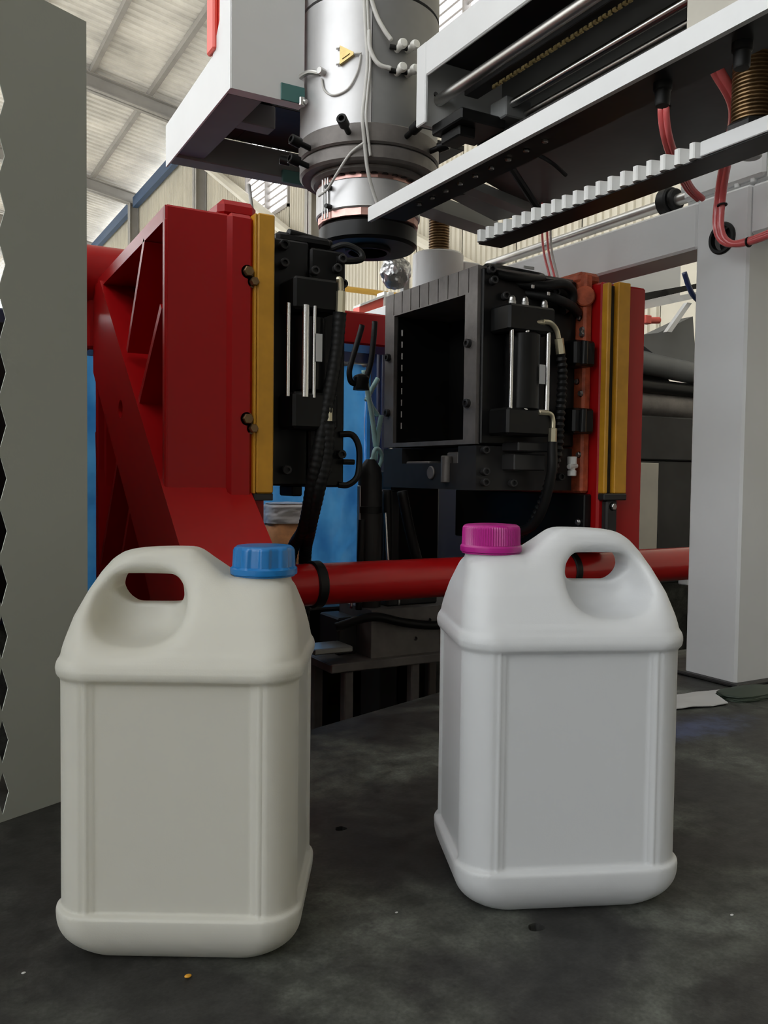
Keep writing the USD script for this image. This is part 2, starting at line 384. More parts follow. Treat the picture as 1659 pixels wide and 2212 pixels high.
wb = solo('wall_back', box(-16.5, 8.1, -12.3, -12.0, 0, 15, 0), 'plaster', 'plain wall of the hall behind the viewer, open at its left end', 'wall', smooth=False, kind='structure')
wl = solo('wall_left', join(box(-22.3, -22.0, -12, 24, 0, 3.2, 0), box(-22.3, -22.0, 24, 52, 0, 15.4, 0)), 'wall', 'left wall of the hall with a tall open gate', 'wall', smooth=False, kind='structure')

# ================================================================ THE TWO CANS
def surface_nets(F, org, h):
    """Smooth quads on the zero level of the field F (negative inside)."""
    s = F < 0
    corners = [(i, j, k) for i in (0, 1) for j in (0, 1) for k in (0, 1)]
    n = np.array(F.shape) - 1
    sub = lambda a, c: a[c[0]:c[0] + n[0], c[1]:c[1] + n[1], c[2]:c[2] + n[2]]
    cnt = sum(sub(s, c).astype(np.int8) for c in corners)
    act = (cnt > 0) & (cnt < 8)
    ids = np.full(n, -1, np.int64); ix = np.argwhere(act); ids[act] = np.arange(len(ix))
    acc = np.zeros((len(ix), 3)); num = np.zeros(len(ix))
    for a in corners:
        for ax in range(3):
            if a[ax]: continue
            b = list(a); b[ax] = 1
            fa = F[ix[:, 0] + a[0], ix[:, 1] + a[1], ix[:, 2] + a[2]]; fb = F[ix[:, 0] + b[0], ix[:, 1] + b[1], ix[:, 2] + b[2]]
            m = (fa < 0) != (fb < 0); t = fa[m] / (fa[m] - fb[m])
            p = np.tile(np.array(a, float), (m.sum(), 1)); p[:, ax] = t
            acc[m] += p; num[m] += 1
    V = org + h * (ix + acc / num[:, None])
    quads = []
    for ax in range(3):
        b, c = [(1, 2), (2, 0), (0, 1)][ax]
        sl0 = [slice(1, -1)] * 3; sl0[ax] = slice(0, -1); sl1 = list(sl0); sl1[ax] = slice(1, None)
        S0, S1 = s[tuple(sl0)], s[tuple(sl1)]
        for flip, m in ((False, S0 & ~S1), (True, ~S0 & S1)):
            e = np.argwhere(m) + 1; e[:, ax] -= 1
            def g(db, dc):
                q = e.copy(); q[:, b] += db; q[:, c] += dc
                return ids[q[:, 0], q[:, 1], q[:, 2]]
            Q = np.stack([g(-1, -1), g(0, -1), g(0, 0), g(-1, 0)], 1)
            quads.append(Q[:, ::-1] if flip else Q)
    return V, np.vstack(quads)

CW, CD = 0.177, 0.143            # can width and depth
def smax(a, b, k):
    h = np.clip(0.5 + 0.5 * (a - b) / k, 0, 1)
    return b + (a - b) * h + k * h * (1 - h)
def smin(a, b, k): return -smax(-a, -b, k)

def can_mesh():
    h = 0.0013
    x = np.arange(-0.096, 0.0961, h); y = np.arange(-0.079, 0.0791, h); z = np.arange(-0.006, 0.298, h)
    X, Y, Z = np.meshgrid(x, y, z, indexing='ij')
    # lower body: rounded rectangle whose size varies with height (base curve, base rim, body, shoulder band)
    zz = z
    inset = np.interp(zz, [0, .0325, .0342, .0360, .1945, .1985, .2015, .2060, .2110, .2145, .4], [0, 0, .0004, .0028, .0028, .0026, .0006, 0, .0004, .0016, .0016])
    base = np.where(zz < .0325, .0155 * (1 - np.clip(zz, 0, .0325) / .0325) ** 2.6, 0)
    ins = (inset + base)[None, None, :]
    r = 0.028
    # pressed panels: flat field set back behind rounded corner columns
    inz = np.clip((Z - .0335) / .0025, 0, 1) * np.clip((.2005 - Z) / .003, 0, 1)
    rec = lambda t, a, b: np.clip((b - t) / (b - a), 0, 1)
    px = (0.0030 * rec(np.abs(X), .0570, .0605) + .0010 * np.exp(-((np.abs(X) - .0625) / .0016) ** 2) + .0012 * np.exp(-((np.abs(X) - .0565) / .0016) ** 2) * -1) * inz
    py = 0.0026 * rec(np.abs(Y), .0400, .0440) * inz
    qx = np.abs(X) - (CW / 2 - ins - py - r); qy = np.abs(Y) - (CD / 2 - ins - px - r)
    body = np.hypot(np.maximum(qx, 0), np.maximum(qy, 0)) + np.minimum(np.maximum(qx, qy), 0) - r
    # shoulder: the front silhouette and the side silhouette, blended where they meet
    xl = np.interp(z, [.20, .214, .24, .258, .270, .279, .2845, .2875, .2885], [-.100, -.0868, -.0810, -.0745, -.0685, -.0620, -.0560, -.0495, -.0400])
    xr = np.interp(z, [.20, .214, .240, .262, .2675, .30], [.100, .0866, .0812, .0745, .0725, .0725])
    fl_ = (xl[None, None, :] - X) * .96; fr_ = (X - xr[None, None, :]) * .96
    xs = x
    ztop = np.interp(xs, [-.09, -.05, -.004, .000, .004, .008, .0235, .0275, .032, .09], [.2885, .2885, .2885, .2880, .2865, .2838, .2715, .2688, .2675, .2675])[:, None, None]
    ft = (Z - ztop) * .88
    yd = np.interp(z, [.19, .2, .208, .22, .24, .255, .268, .280, .30], [.09, .0800, .0728, .0640, .0520, .0410, .0300, .0215, .0150])[None, None, :]
    fy = (np.abs(Y) - yd) * .86
    side = smax(fl_, fr_, .012)
    top = smax(smax(side, fy, .024), ft, .010)
    # the neck end stays full and round
    d = smax(body, top, .005)
    d = np.where(Z < .2, body, d)
    # hand hollow either side of the grip, then the opening through it
    for sgn in (-1, 1):
        e = ((np.abs(X + .0315) / .0345) ** 2.6 + (np.abs(Y - sgn * .056) / .0475) ** 4 + (np.abs(Z - .2495) / .0275) ** 2.4) ** (1 / 2.6) - 1
        d = smax(d, -e * .024, .009)
    hx, hz, hr = .0262, .0115, .0090
    ax_ = np.abs(X + .0310 - np.clip((.2575 - Z), 0, .01) * .35) - (hx - hr - np.clip((.2575 - Z), 0, .012) * .30); az = np.abs(Z - .2575) - (hz - hr)
    hole = np.hypot(np.maximum(ax_, 0), np.maximum(az, 0)) + np.minimum(np.maximum(ax_, az), 0) - hr
    d = smax(d, -hole, .003)
    # neck under the cap
    nk = np.maximum(np.hypot(X - .0530, Y) - .0205, np.abs(Z - .262) - .0145)
    d = smin(d, nk, .004)
    d = smax(d, -Z, .001)
    V, Q = surface_nets(d, np.array([x[0], y[0], z[0]]), h)
    return V, Q

canV, canQ = can_mesh()
canF = np.vstack([canQ[:, [0, 1, 2]], canQ[:, [0, 2, 3]]])

def cap_mesh(kind, c, n_fl):
    """screw cap: skirt collar, ribbed wall, slightly domed top. Returns the shell and the loose tamper ring."""
    n = 144; a = np.arange(n) * 2 * math.pi / n; V, F = [], []
    if kind == 'fluted':
        rib = 0.0008 * np.clip(2.4 * np.cos(a * n_fl), -1, 1)
        prof = [(.0252, .0000, 0), (.0254, .0008, 0), (.0254, .0042, 0), (.0245, .0050, .3), (.0232, .0058, 1), (.0226, .0180, 1), (.0220, .0198, .6), (.0205, .0212, 0), (.0150, .0216, 0)]
    else:
        rib = 0.00035 * np.cos(a * n_fl)
        prof = [(.0246, .0000, 0), (.0249, .0008, 0), (.0249, .0040, 0), (.0242, .0048, .3), (.0233, .0056, 1), (.0229, .0185, 1), (.0222, .0203, .6), (.0205, .0215, 0), (.0150, .0219, 0)]
    for r, h, w in prof:
        V.append(np.c_[c[0] + (r + rib * w) * np.cos(a), c[1] + (r + rib * w) * np.sin(a), np.full(n, c[2] + h)])
    V = np.vstack(V + [np.array([[c[0], c[1], c[2] + prof[-1][1]]])]); m = len(prof)
    for i in range(m - 1):
        for j in range(n):
            q = (j + 1) % n; F += [[i * n + j, i * n + q, (i + 1) * n + q], [i * n + j, (i + 1) * n + q, (i + 1) * n + j]]
    for j in range(n): F.append([(m - 1) * n + j, (m - 1) * n + (j + 1) % n, m * n])
    ring = ringm((c[0], c[1], c[2] - .0016), (0, 0, 1), .0212, .0236, .0014, 72, .0003)
    return trimesh.Trimesh(V, np.array(F), process=False), ring

def make_can(pos, yaw, scale, body_mat, cap_mat, cap_kind, n_fl, label, cap_label):
    t = thing('jerry_can', label, 'jerry can', (pos[0], pos[1], 0), group='pair of jerry cans on the floor')
    c, s = math.cos(yaw), math.sin(yaw)
    Rz = np.array([[c, -s, 0], [s, c, 0], [0, 0, 1]])
    W = lambda v: np.asarray(v) * scale @ Rz.T + np.array([pos[0], pos[1], 0.0005])
    b = part(t, 'body', (W(canV), canF), body_mat, smooth=True)
    cap, ring = cap_mesh(cap_kind, (.0530, 0, .2690), n_fl)
    cp = part(t, 'cap', trimesh.Trimesh(W(cap.vertices), cap.faces, process=False), cap_mat, cap_label, smooth=35)
    part(cp, 'tamper_ring', trimesh.Trimesh(W(ring.vertices), ring.faces, process=False), cap_mat)
    return t
make_can((0.1916, 0.6180), -0.5255, 0.955, 'can_warm_tint', 'cap_blue', 'fluted', 9, 'white plastic jerry can with warm bounced light tinted in, fluted blue screw cap', 'fluted blue screw cap')
make_can((0.4709, 0.5486), -0.4035 + math.pi, 1.0, 'can_white', 'cap_pink', 'knurled', 72, 'cool white plastic jerry can with a magenta screw cap', 'magenta screw cap')

# ================================================================ LEFT GUARD PANEL with a column of diamond cut-outs
gp = thing('guard_panel', 'tall grey-green sheet metal guard panel with diamond cut-outs, left edge', 'panel', (0.132, 0.895, 0))
pd = np.array([0.899, 0.438])                       # direction of the sheet on the floor
pn = np.array([-pd[1], pd[0]])
p_r = np.array([0.173, 0.915])                      # its right edge
outer = sg.box(-0.62, 0.0, 0.0, 0.775)              # (along the sheet, height)
holes = []
for col in range(8):
    for k in range(14):
        sx = -0.0945 - col * 0.034; z = 0.027 + k * 0.0492 + (0.0246 if col % 2 else 0)
        if z < .69: holes.append(sg.Polygon([(sx, z - .0205), (sx + .0062, z), (sx, z + .0205), (sx - .0062, z)]))
sheet = sg.box(-0.62, 0.0, 0.0, 0.775)
for hpoly in holes: sheet = sheet.difference(hpoly)
def on_panel(poly, d0, d1):
    m = trimesh.creation.extrude_polygon(poly, d1 - d0, engine='earcut'); v = m.vertices
    P = p_r + v[:, :1] * pd + (v[:, 2:] + d0) * pn
    return trimesh.Trimesh(np.c_[P, v[:, 1]], m.faces, process=False)
part(gp, 'sheet', on_panel(sheet, .0011, .002), 'panel', smooth=False)
part(gp, 'folded_edge', on_panel(sg.box(-.0022, 0, 0, .775), .002, .028), 'panel', smooth=False)
part(gp, 'top_flange', on_panel(sg.box(-.62, .772, -.0022, .775), .002, .028), 'panel', smooth=False)

gs = thing('added_shade_sheet', 'plain grey-green sheet added unseen behind the diamond panel to block side light', 'panel', (.05, 1.4, 0))
part(gs, 'sheet', box(.049, .051, .93, 3.4, 0, .80, 0), 'panel', smooth=False)  # added out of view to keep side light and glare off the red truss
part(gs, 'post', box(.03, .06, 3.4, 3.43, 0, .80, .001), 'panel')

dc = thing('control_cabinet', 'black control cabinet glimpsed through the lower diamond cut-outs', 'cabinet', (.22, 2.1, 0))
part(dc, 'body', box(.07, .36, 2.0, 2.24, 0, .67, .004), 'navy')
part(dc, 'door', box(.08, .35, 1.993, 2.0, .03, .64, .002), 'rubber')

# ================================================================ LEFT RED PLATEN (moving frame of the clamp, seen from its ribbed back)
lp = thing('clamp_platen', 'left red clamp platen with ribbed side and one yellow rail', 'machine frame', (0.38, 1.37, -0.32), group='red clamp platens')
XP, XQ = 0.316, 0.462
part(lp, 'front_plate', join(box(XP, .404, 1.150, 1.166, -.10, .682, .003), box(.400, .438, 1.144, 1.166, -.10, .684, .006)), 'red')
part(lp, 'back_plate', box(XP + .012, XQ - .01, 1.585, 1.60, -.10, .664, .003), 'red')
TIE = m3.Manifold.cylinder(1.4, .0345, .0345, 40).rotate([0, 90, 0]).translate([.43, 1.25, .155])
part(lp, 'mold_plate', mbox(.44, XQ, 1.166, 1.60, -.10, .68) - TIE, 'red', smooth=False)
# side panel: chord along the top, thin stiffening ribs, set-back web
part(lp, 'web', box(.372, .380, 1.166, 1.585, -.10, .66, 0), 'red', smooth=False)
part(lp, 'top_chord', prism([(1.1525, .681), (1.600, .664), (1.600, .645), (1.1525, .662)], 'x', XP, .444), 'red', smooth=False)
part(lp, 'front_chord', box(XP - .0005, .40, 1.1505, 1.160, -.10, .664, .002), 'red')
part(lp, 'rear_chord', box(XP, .376, 1.588, 1.602, -.10, .645, .002), 'red')
for a, b in (((1.262, .660), (1.366, .515)), ((1.172, .552), (1.300, .425)), ((1.43, .35), (1.56, .17)), ((1.33, .30), (1.50, .05)), ((1.60, .40), (1.56, .02))):
    part(lp, 'rib', prism(strip(a, b, .010), 'x', XP, .374), 'red', smooth=False)
# heavy slanted leg from the top rear down to the front foot
leg = sg.Polygon([(1.602, .655), (1.545, .655), (1.030, .205), (.985, .12), (.985, -.31), (1.13, -.31), (1.15, .09), (1.275, .222), (1.602, .505)])
leg_m = tm(m3.Manifold(m3.Mesh(np.asarray(prism(leg, 'x', XP - .004, .4365).vertices, np.float32), np.asarray(prism(leg, 'x', XP - .004, .4365).faces, np.uint32)))) if False else prism(leg.difference(sg.Point(1.391, .428).buffer(.014)), 'x', XP - .004, .40)
part(lp, 'slanted_leg', leg_m, 'red', smooth=False)
part(lp, 'foot', prism([(1.150, .305), (1.030, .205), (.985, .12), (.985, -.31), (1.14, -.31)], 'x', .40, .4365), 'red', smooth=False)
part(lp, 'top_boss', join(box(.392, .448, 1.16, 1.40, .680, .706, .008)), 'red')
part(lp, 'rear_hub', join(cyl((.27, 1.64, .675), (.40, 1.64, .675), .060, 28), cyl((.262, 1.64, .675), (.272, 1.64, .675), .035, 24)), 'red')
part(lp, 'rear_block', box(.30, .42, 1.60, 1.70, .545, .66, .006), 'red')
rail = part(lp, 'yellow_rail', join(box(.4405, .4655, 1.138, 1.160, .302, .687, .002), box(.4365, .4400, 1.140, 1.160, .302, .686, .001)), 'yellow', 'flat yellow rail on the corner')
part(rail, 'rail_end', box(.438, .466, 1.140, 1.160, .292, .302, .001), 'dark')
for z in (.600, .399):
    part(lp, 'bolt', join(hexbolt((.428, 1.144, z + .006), (0, -1, 0), .0075, .007), hexbolt((.436, 1.144, z - .007), (0, -1, 0), .0065, .009)), 'bolt_brown', 'greasy brown bolt')

# ================================================================ LEFT MOLD HALF
def place(px_x, px_z, y):        # a point measured on the mold's front plane (y = 1.2) carried to depth y
    k = y / 1.2
    return (px_x * k, y, .33 + (px_z - .33) * k)

ml = thing('mold_half', 'left black mold half beside the single yellow rail', 'mold', (.548, 1.355, .307), group='black mold halves')
part(ml, 'block', join(box(.4625, .548, 1.205, 1.510, .312, .676, .003), box(.548, .607, 1.200, 1.512, .310, .668, .003)), 'black')
part(ml, 'foot_lug', box(.525, .542, 1.21, 1.26, .296, .312, .002), 'black')
cy = part(ml, 'cylinder', join(box(.500, .572, 1.150, 1.205, .565, .612, .004), box(.500, .572, 1.150, 1.205, .395, .448, .004), cyl((.536, 1.178, .45), (.536, 1.178, .56), .024, 28)), 'black')
for x, r in ((.510, .0030), (.5375, .0055), (.552, .0030)):
    part(cy, 'tie_rod', cyl((x * .965, 1.152, .440), (x * .965, 1.152, .572), r, 14), 'chrome', 'bright steel rod')
part(cy, 'label_plate', box(.5335, .5435, 1.1470, 1.1480, .492, .532, .0003), 'paper', 'small grey label')
part(ml, 'cap_screw', socket((.503, 1.200, .6635), (-.1, -1, .0), .0075, .012), 'black')
for x, z in ((.598, .655), (.590, .640), (.504, .637), (.553, .632), (.600, .618), (.600, .36), (.51, .335), (.575, .335)):
    part(ml, 'cap_screw', socket((x, 1.200, z), (-.15, -1, .05), .0068, .012), 'dark')
f1 = part(ml, 'hose_fitting', join(tube([(.567, 1.150, .613), (.571, 1.147, .612), (.5715, 1.145, .596)], .0045, 12), cyl((.5712, 1.145, .596), (.5705, 1.145, .563), .0070, 6)), 'zinc', 'pale zinc hose fitting')
f2 = part(ml, 'hose_fitting', join(cyl((.556, 1.152, .452), (.556, 1.152, .428), .0042, 12), cyl((.5555, 1.152, .428), (.555, 1.152, .405), .0068, 6)), 'zinc', 'pale zinc hose fitting')
f3 = part(ml, 'hose_fitting', cyl((.563, 1.150, .515), (.563, 1.150, .486), .0048, 12), 'steel')
part(ml, 'hose', tube([(.5705, 1.146, .565), (.566, 1.150, .50), (.553, 1.155, .42), (.540, 1.165, .33), (.548, 1.215, .25), (.562, 1.300, .19), (.565, 1.330, .02), (.56, 1.34, -.25)], .0098, 12, 10, (.009, .0004)), 'rubber')
part(ml, 'hose', tube([(.5565, 1.152, .408), (.556, 1.158, .36), (.549, 1.172, .30), (.560, 1.225, .24), (.590, 1.305, .19), (.597, 1.330, .02), (.58, 1.34, -.25)], .0105, 12, 10, (.009, .0004)), 'rubber')
part(ml, 'side_handle', tube([(.598, 1.20, .391), (.618, 1.196, .391), (.6265, 1.19, .375), (.6285, 1.19, .35), (.6245, 1.19, .326), (.612, 1.196, .314), (.598, 1.20, .314)], .0050, 10), 'rubber', 'black loop handle')
part(ml, 'side_pin', cyl((.600, 1.19, .349), (.6185, 1.188, .349), .0042, 12), 'rubber')
part(ml, 'top_ring', tube([(.585, 1.23, .672), (.610, 1.215, .683), (.632, 1.205, .675), (.634, 1.20, .662), (.612, 1.20, .656), (.590, 1.20, .655)], .0050, 10), 'rubber')
part(ml, 'top_manifold', join(box(.50, .59, 1.215, 1.34, .674, .690, .005), cyl((.52, 1.22, .69), (.60, 1.24, .688), .006), cyl((.56, 1.30, .69), (.56, 1.30, .704), .012)), 'black')
part(ml, 'spring_clip', cyl((.482, 1.198, .345), (.482, 1.198, .392), .0065, 12), 'zinc')

# ================================================================ RIGHT MOLD HALF with the open cavity
mr = thing('mold_half', 'right black mold half with the open bottle cavity', 'mold', (.957, 1.355, .306), group='black mold halves')
blk = mbox(.853, 1.062, 1.200, 1.512, .384, .681) - mbox(.80, .985, 1.236, 1.476, .392, .638)
for k in range(9):
    yk = 1.225 + k * .0315
    blk = blk - mbox(.845, .8555, yk, yk + .0025, .640, .69)
part(mr, 'cavity_frame', blk, 'gunmetal', 'worn grey steel frame round the cavity', smooth=False)
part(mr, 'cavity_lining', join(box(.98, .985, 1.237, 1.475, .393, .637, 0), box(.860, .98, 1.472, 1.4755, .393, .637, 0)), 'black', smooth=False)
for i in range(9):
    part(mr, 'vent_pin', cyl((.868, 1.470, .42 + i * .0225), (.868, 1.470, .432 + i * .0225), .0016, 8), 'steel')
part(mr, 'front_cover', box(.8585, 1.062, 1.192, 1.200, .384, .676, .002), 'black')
bb = mbox(.853, 1.062, 1.196, 1.512, .306, .381) - mbox(.84, .90, 1.25, 1.44, .352, .40)
part(mr, 'base_block', bb, 'dark', smooth=False)
part(mr, 'base_insert', join(box(.862, .90, 1.262, 1.30, .335, .372, .003), cyl((.8525, 1.285, .318), (.8525, 1.285, .365), .010, 16)), 'gunmetal')
part(mr, 'base_plug', cyl((.850, 1.335, .335), (.860, 1.335, .335), .012), 'gunmetal')
part(mr, 'base_ledge', box(.856, .885, 1.35, 1.43, .340, .356, .002), 'gunmetal')
for y, z in ((1.222, .554), (1.222, .453), (1.495, .560), (1.495, .452)):
    part(mr, 'cap_screw', socket((.8535, y, z), (-1, 0, 0), .0075, .008), 'dark')
cy = part(mr, 'cylinder', join(box(.874, .972, 1.140, 1.194, .568, .612, .004), box(.874, .972, 1.140, 1.194, .398, .443, .004), cyl((.924, 1.168, .44), (.924, 1.168, .57), .030, 32)), 'black')
for x, r in ((.884, .0036), (.9145, .0050), (.960, .0050)):
    part(cy, 'tie_rod', cyl((x, 1.146, .436), (x, 1.146, .572), r, 16), 'chrome', 'bright steel rod')
part(cy, 'label_plate', box(.9365, .9490, 1.1372, 1.1382, .484, .516, .0003), 'paper', 'small grey label')
for x, z in ((.8885, .613), (.915, .614), (.956, .613)):
    part(cy, 'cap_nut', join(cyl((x, 1.152, z - .004), (x, 1.152, z + .005), .0062, 12), lathe((x, 1.152, z + .005), (0, 0, 1), [(0, 0), (.0055, 0), (.005, .005), (.0025, .008), (0, .0085)], 14)), 'steel', 'bright cap nut')
f1 = part(mr, 'hose_fitting', join(cyl((.930, 1.145, .586), (.948, 1.140, .586), .0046, 12), tube([(.944, 1.140, .587), (.958, 1.138, .586), (.970, 1.137, .576), (.976, 1.137, .560)], .0044, 12), cyl((.976, 1.137, .562), (.981, 1.137, .535), .0078, 6)), 'zinc', 'bent zinc fitting and nut')
f2 = part(mr, 'hose_fitting', join(cyl((.938, 1.140, .437), (.957, 1.138, .437), .0046, 12), tube([(.952, 1.138, .438), (.963, 1.137, .434), (.967, 1.137, .424), (.967, 1.137, .410)], .0040, 12), cyl((.967, 1.137, .412), (.9665, 1.137, .386), .0072, 6)), 'zinc', 'bent zinc fitting and nut')
part(mr, 'hose', tube([(.981, 1.137, .537), (.988, 1.140, .50), (.988, 1.145, .42), (.986, 1.15, .36), (.980, 1.20, .25), (.975, 1.30, .16), (.97, 1.34, -.2)], .0080, 12, 10, (.010, .0014)), 'rubber')
part(mr, 'hose', tube([(.9665, 1.137, .389), (.967, 1.14, .33), (.968, 1.18, .25), (.965, 1.30, .17), (.96, 1.33, -.2)], .0085, 12, 10), 'rubber')
part(mr, 'lower_bracket', join(box(.905, .972, 1.150, 1.196, .372, .388, .002), box(.905, .972, 1.160, 1.196, .340, .368, .002)), 'dark')
for x, z in ((.872, .672), (.877, .655), (.902, .632), (.866, .373), (.867, .337), (.867, .319), (.925, .318), (1.01, .65), (1.03, .33)):
    part(mr, 'cap_screw', socket((x, 1.193, z), (-.25, -1, .05), .0068, .014), 'dark')
for x, z in ((1.048, .545), (1.048, .428)):
    part(mr, 'clamp_block', join(box(x - .024, x + .024, 1.150, 1.196, z - .022, z + .022, .004), cyl((x - .004, 1.149, z - .02), (x - .004, 1.149, z + .02), .0065, 12)), 'black')
part(mr, 'top_hose', tube([(.875, 1.20, .675), (.895, 1.23, .688), (.945, 1.25, .694), (.985, 1.24, .690), (.992, 1.205, .678), (.965, 1.185, .668), (.920, 1.18, .664), (.885, 1.19, .668)], .0072, 12), 'rubber')
part(mr, 'top_hose', tube([(.93, 1.20, .66), (.97, 1.175, .655), (1.01, 1.17, .662), (1.035, 1.175, .655), (1.04, 1.18, .635), (1.02, 1.18, .62)], .0085, 12), 'rubber')
part(mr, 'top_hose', tube([(.95, 1.20, .645), (.99, 1.17, .636), (1.03, 1.172, .628), (1.055, 1.18, .618)], .0085, 12), 'rubber')
part(mr, 'hose_tag', box(.957, .980, 1.2095, 1.2115, .6905, .6955, .0004), 'paper')
for x, z in ((.938, .648), (.972, .640)):
    part(mr, 'hose_clip', box(x - .003, x + .003, 1.160, 1.163, z - .003, z + .003, .0005), 'steel')
part(mr, 'valve', join(cyl((1.040, 1.170, .334), (1.040, 1.170, .366), .0060, 12), cyl((1.040, 1.170, .352), (1.040, 1.170, .366), .0085, 14), cyl((1.040, 1.170, .332), (1.040, 1.170, .342), .0080, 14), cyl((1.028, 1.165, .348), (1.050, 1.170, .350), .0045, 10)), 'white', 'small white valve')

# ================================================================ RIGHT RED PLATEN
rp = thing('clamp_platen', 'right red clamp platen with rusty inner face and double yellow strip', 'machine frame', (1.13, 1.37, -.32), group='red clamp platens')
part(rp, 'body', box(1.083, 1.190, 1.150, 1.57, .196, .672, .004), 'red')
part(rp, 'rear_foot', box(1.09, 1.18, 1.46, 1.57, -.32, .197, .003), 'black')
part(rp, 'mold_face', box(1.064, 1.083, 1.172, 1.57, .302, .690, .004), 'rust', 'rusty orange mounting face')
part(rp, 'lower_face', box(1.066, 1.083, 1.165, 1.57, .20, .300, .002), 'black')
part(rp, 'top_boss', join(box(1.060, 1.110, 1.18, 1.32, .672, .694, .010), cyl((1.075, 1.19, .648), (1.062, 1.17, .648), .018, 20)), 'rust')
for k, (x0, x1) in enumerate(((1.0835, 1.0925), (1.1085, 1.1375))):
    part(rp, 'yellow_rail', box(x0, x1, 1.136, 1.151, .302, .668 + .004 * k, .0015), 'yellow', ('narrow', 'wide')[k] + ' yellow strip')
part(rp, 'rail_channel', box(1.0925, 1.1085, 1.146, 1.151, .302, .666, .001), 'dark')
part(rp, 'rail_end', join(box(1.083, 1.138, 1.134, 1.151, .290, .302, .002), box(1.092, 1.118, 1.136, 1.151, .20, .290, .003)), 'dark')
part(rp, 'bolt', hexbolt((1.105, 1.136, .279), (0, -1, 0), .006, .006), 'steel')
for y, z in ((1.172, .648), (1.185, .612), (1.160, .590), (1.158, .582), (1.176, .540), (1.188, .500), (1.166, .478), (1.172, .420), (1.18, .37), (1.175, .25), (1.185, .225)):
    part(rp, 'bolt', hexbolt((1.064, max(y, 1.178), z), (-1, 0, 0), .0048, .004), 'steel', 'small bright bolt')

# ================================================================ TIE BARS
tb = thing('tie_bar', 'long red tie bar running behind both jerry cans with a black collar', 'bar', (.78, 1.25, .155))
part(tb, 'bar', cyl((.4365, 1.25, .155), (1.72, 1.25, .155), .0335, 40), 'red_bar')
part(tb, 'collar', join(ringm((.575, 1.25, .155), (1, 0, 0), .030, .0375, .017, 40, .002)), 'rubber', 'black collar')
part(tb, 'collar', join(ringm((1.098, 1.25, .155), (1, 0, 0), .030, .0365, .016, 40, .002)), 'rubber', 'black collar')
part(tb, 'end_nut', join(cyl((1.70, 1.25, .155), (1.75, 1.25, .155), .05, 6)), 'dark')
bb_ = thing('crossbar', 'upper red crossbar seen through the gap between the mold halves', 'bar', (1.0, 1.78, .66))
part(bb_, 'beam', box(.44, 1.60, 1.72, 1.84, .618, .690, .004), 'red')
part(bb_, 'end_plate', box(1.60, 1.62, 1.70, 1.86, .60, .71, .003), 'red')

# ================================================================ EXTRUDER HEAD
HX, HY = .728, 1.356
eh = thing('extruder', 'round aluminium-clad extruder head hanging over the molds', 'extruder head', (HX, HY, .72))
def arc_shell(r0_, r1_, z0, z1, a0, a1, n=48):
    a = np.radians(np.linspace(a0, a1, n)); o = np.c_[r1_ * np.cos(a), r1_ * np.sin(a)]; i = np.c_[r0_ * np.cos(a), r0_ * np.sin(a)][::-1]
    m = prism(sg.Polygon(np.vstack([o, i])), 'z', z0, z1); m.apply_translation((HX, HY, 0)); return m
# the seam faces the camera: direction to camera is about 241.8 degrees
SE = 243.5
part(eh, 'core', cyl((HX, HY, .84), (HX, HY, 1.45), .112, 48), 'dark')
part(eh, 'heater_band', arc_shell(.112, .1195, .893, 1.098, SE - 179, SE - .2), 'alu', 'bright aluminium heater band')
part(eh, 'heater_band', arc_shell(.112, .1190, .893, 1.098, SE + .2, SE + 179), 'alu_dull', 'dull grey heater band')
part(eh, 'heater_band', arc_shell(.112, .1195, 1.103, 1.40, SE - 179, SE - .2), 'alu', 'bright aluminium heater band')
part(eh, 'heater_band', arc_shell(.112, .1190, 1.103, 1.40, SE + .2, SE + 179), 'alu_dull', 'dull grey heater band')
part(eh, 'flange', join(ringm((HX, HY, .862), (0, 0, 1), .05, .1215, .033, 64, .003), ringm((HX, HY, .836), (0, 0, 1), .05, .1195, .026, 64, .004), cyl((HX, HY, .826), (HX, HY, .84), .100, 48)), 'gunmetal', 'dark bolted flange')
part(eh, 'copper_ring', ringm((HX, HY, .818), (0, 0, 1), .05, .0870, .012, 20, .001), 'copper', 'faceted copper ring', smooth=False)
part(eh, 'lower_band', ringm((HX, HY, .770), (0, 0, 1), .05, .0905, .048, 64, .002), 'alu', 'lower bright band')
part(eh, 'copper_ring', ringm((HX, HY, .757), (0, 0, 1), .05, .0875, .014, 20, .001), 'copper', 'faceted copper ring', smooth=False)
part(eh, 'die_ring', join(ringm((HX, HY, .722), (0, 0, 1), .034, .0855, .034, 64, .005), ringm((HX, HY, .716), (0, 0, 1), .034, .040, .008, 48, .001), cyl((HX, HY, .735), (HX, HY, .75), .036, 32)), 'black', 'black die ring')
def polar(deg, r, z): return np.array([HX + r * math.cos(math.radians(deg)), HY + r * math.sin(math.radians(deg)), z])
for deg, z, L, r in ((226, .878, .040, .0085), (188, .868, .036, .0085), (184, .842, .030, .0085), (272, .878, .036, .0085), (300, .87, .03, .0085), (150, .87, .03, .0085)):
    d = polar(deg, 1, 0) - polar(deg, 0, 0); d = d + [0, 0, .18]
    p = polar(deg, .118, z)
    b = part(eh, 'adjusting_bolt', join(cyl(p, p + d * L * .7, r * .55, 14), socket(p + d * L * .62, d, r, .018)), 'black', 'black socket-head bolt')
for k in range(10):
    p = polar(200 + k * 12, .087, .8285); part(eh, 'flange_bolt', cyl(p, p - [0, 0, .004], .006, 6), 'black')
# band clamp hinge on the left of the lower band
for deg in (186, 191, 195):
    p = polar(deg, .0925, .758); part(eh, 'band_clamp', cyl(p, p + [0, 0, .066], .0016, 8), 'chrome')
for z in (.775, .806): part(eh, 'band_screw', cyl(polar(198, .089, z), polar(198, .102, z), .004, 10), 'dark')
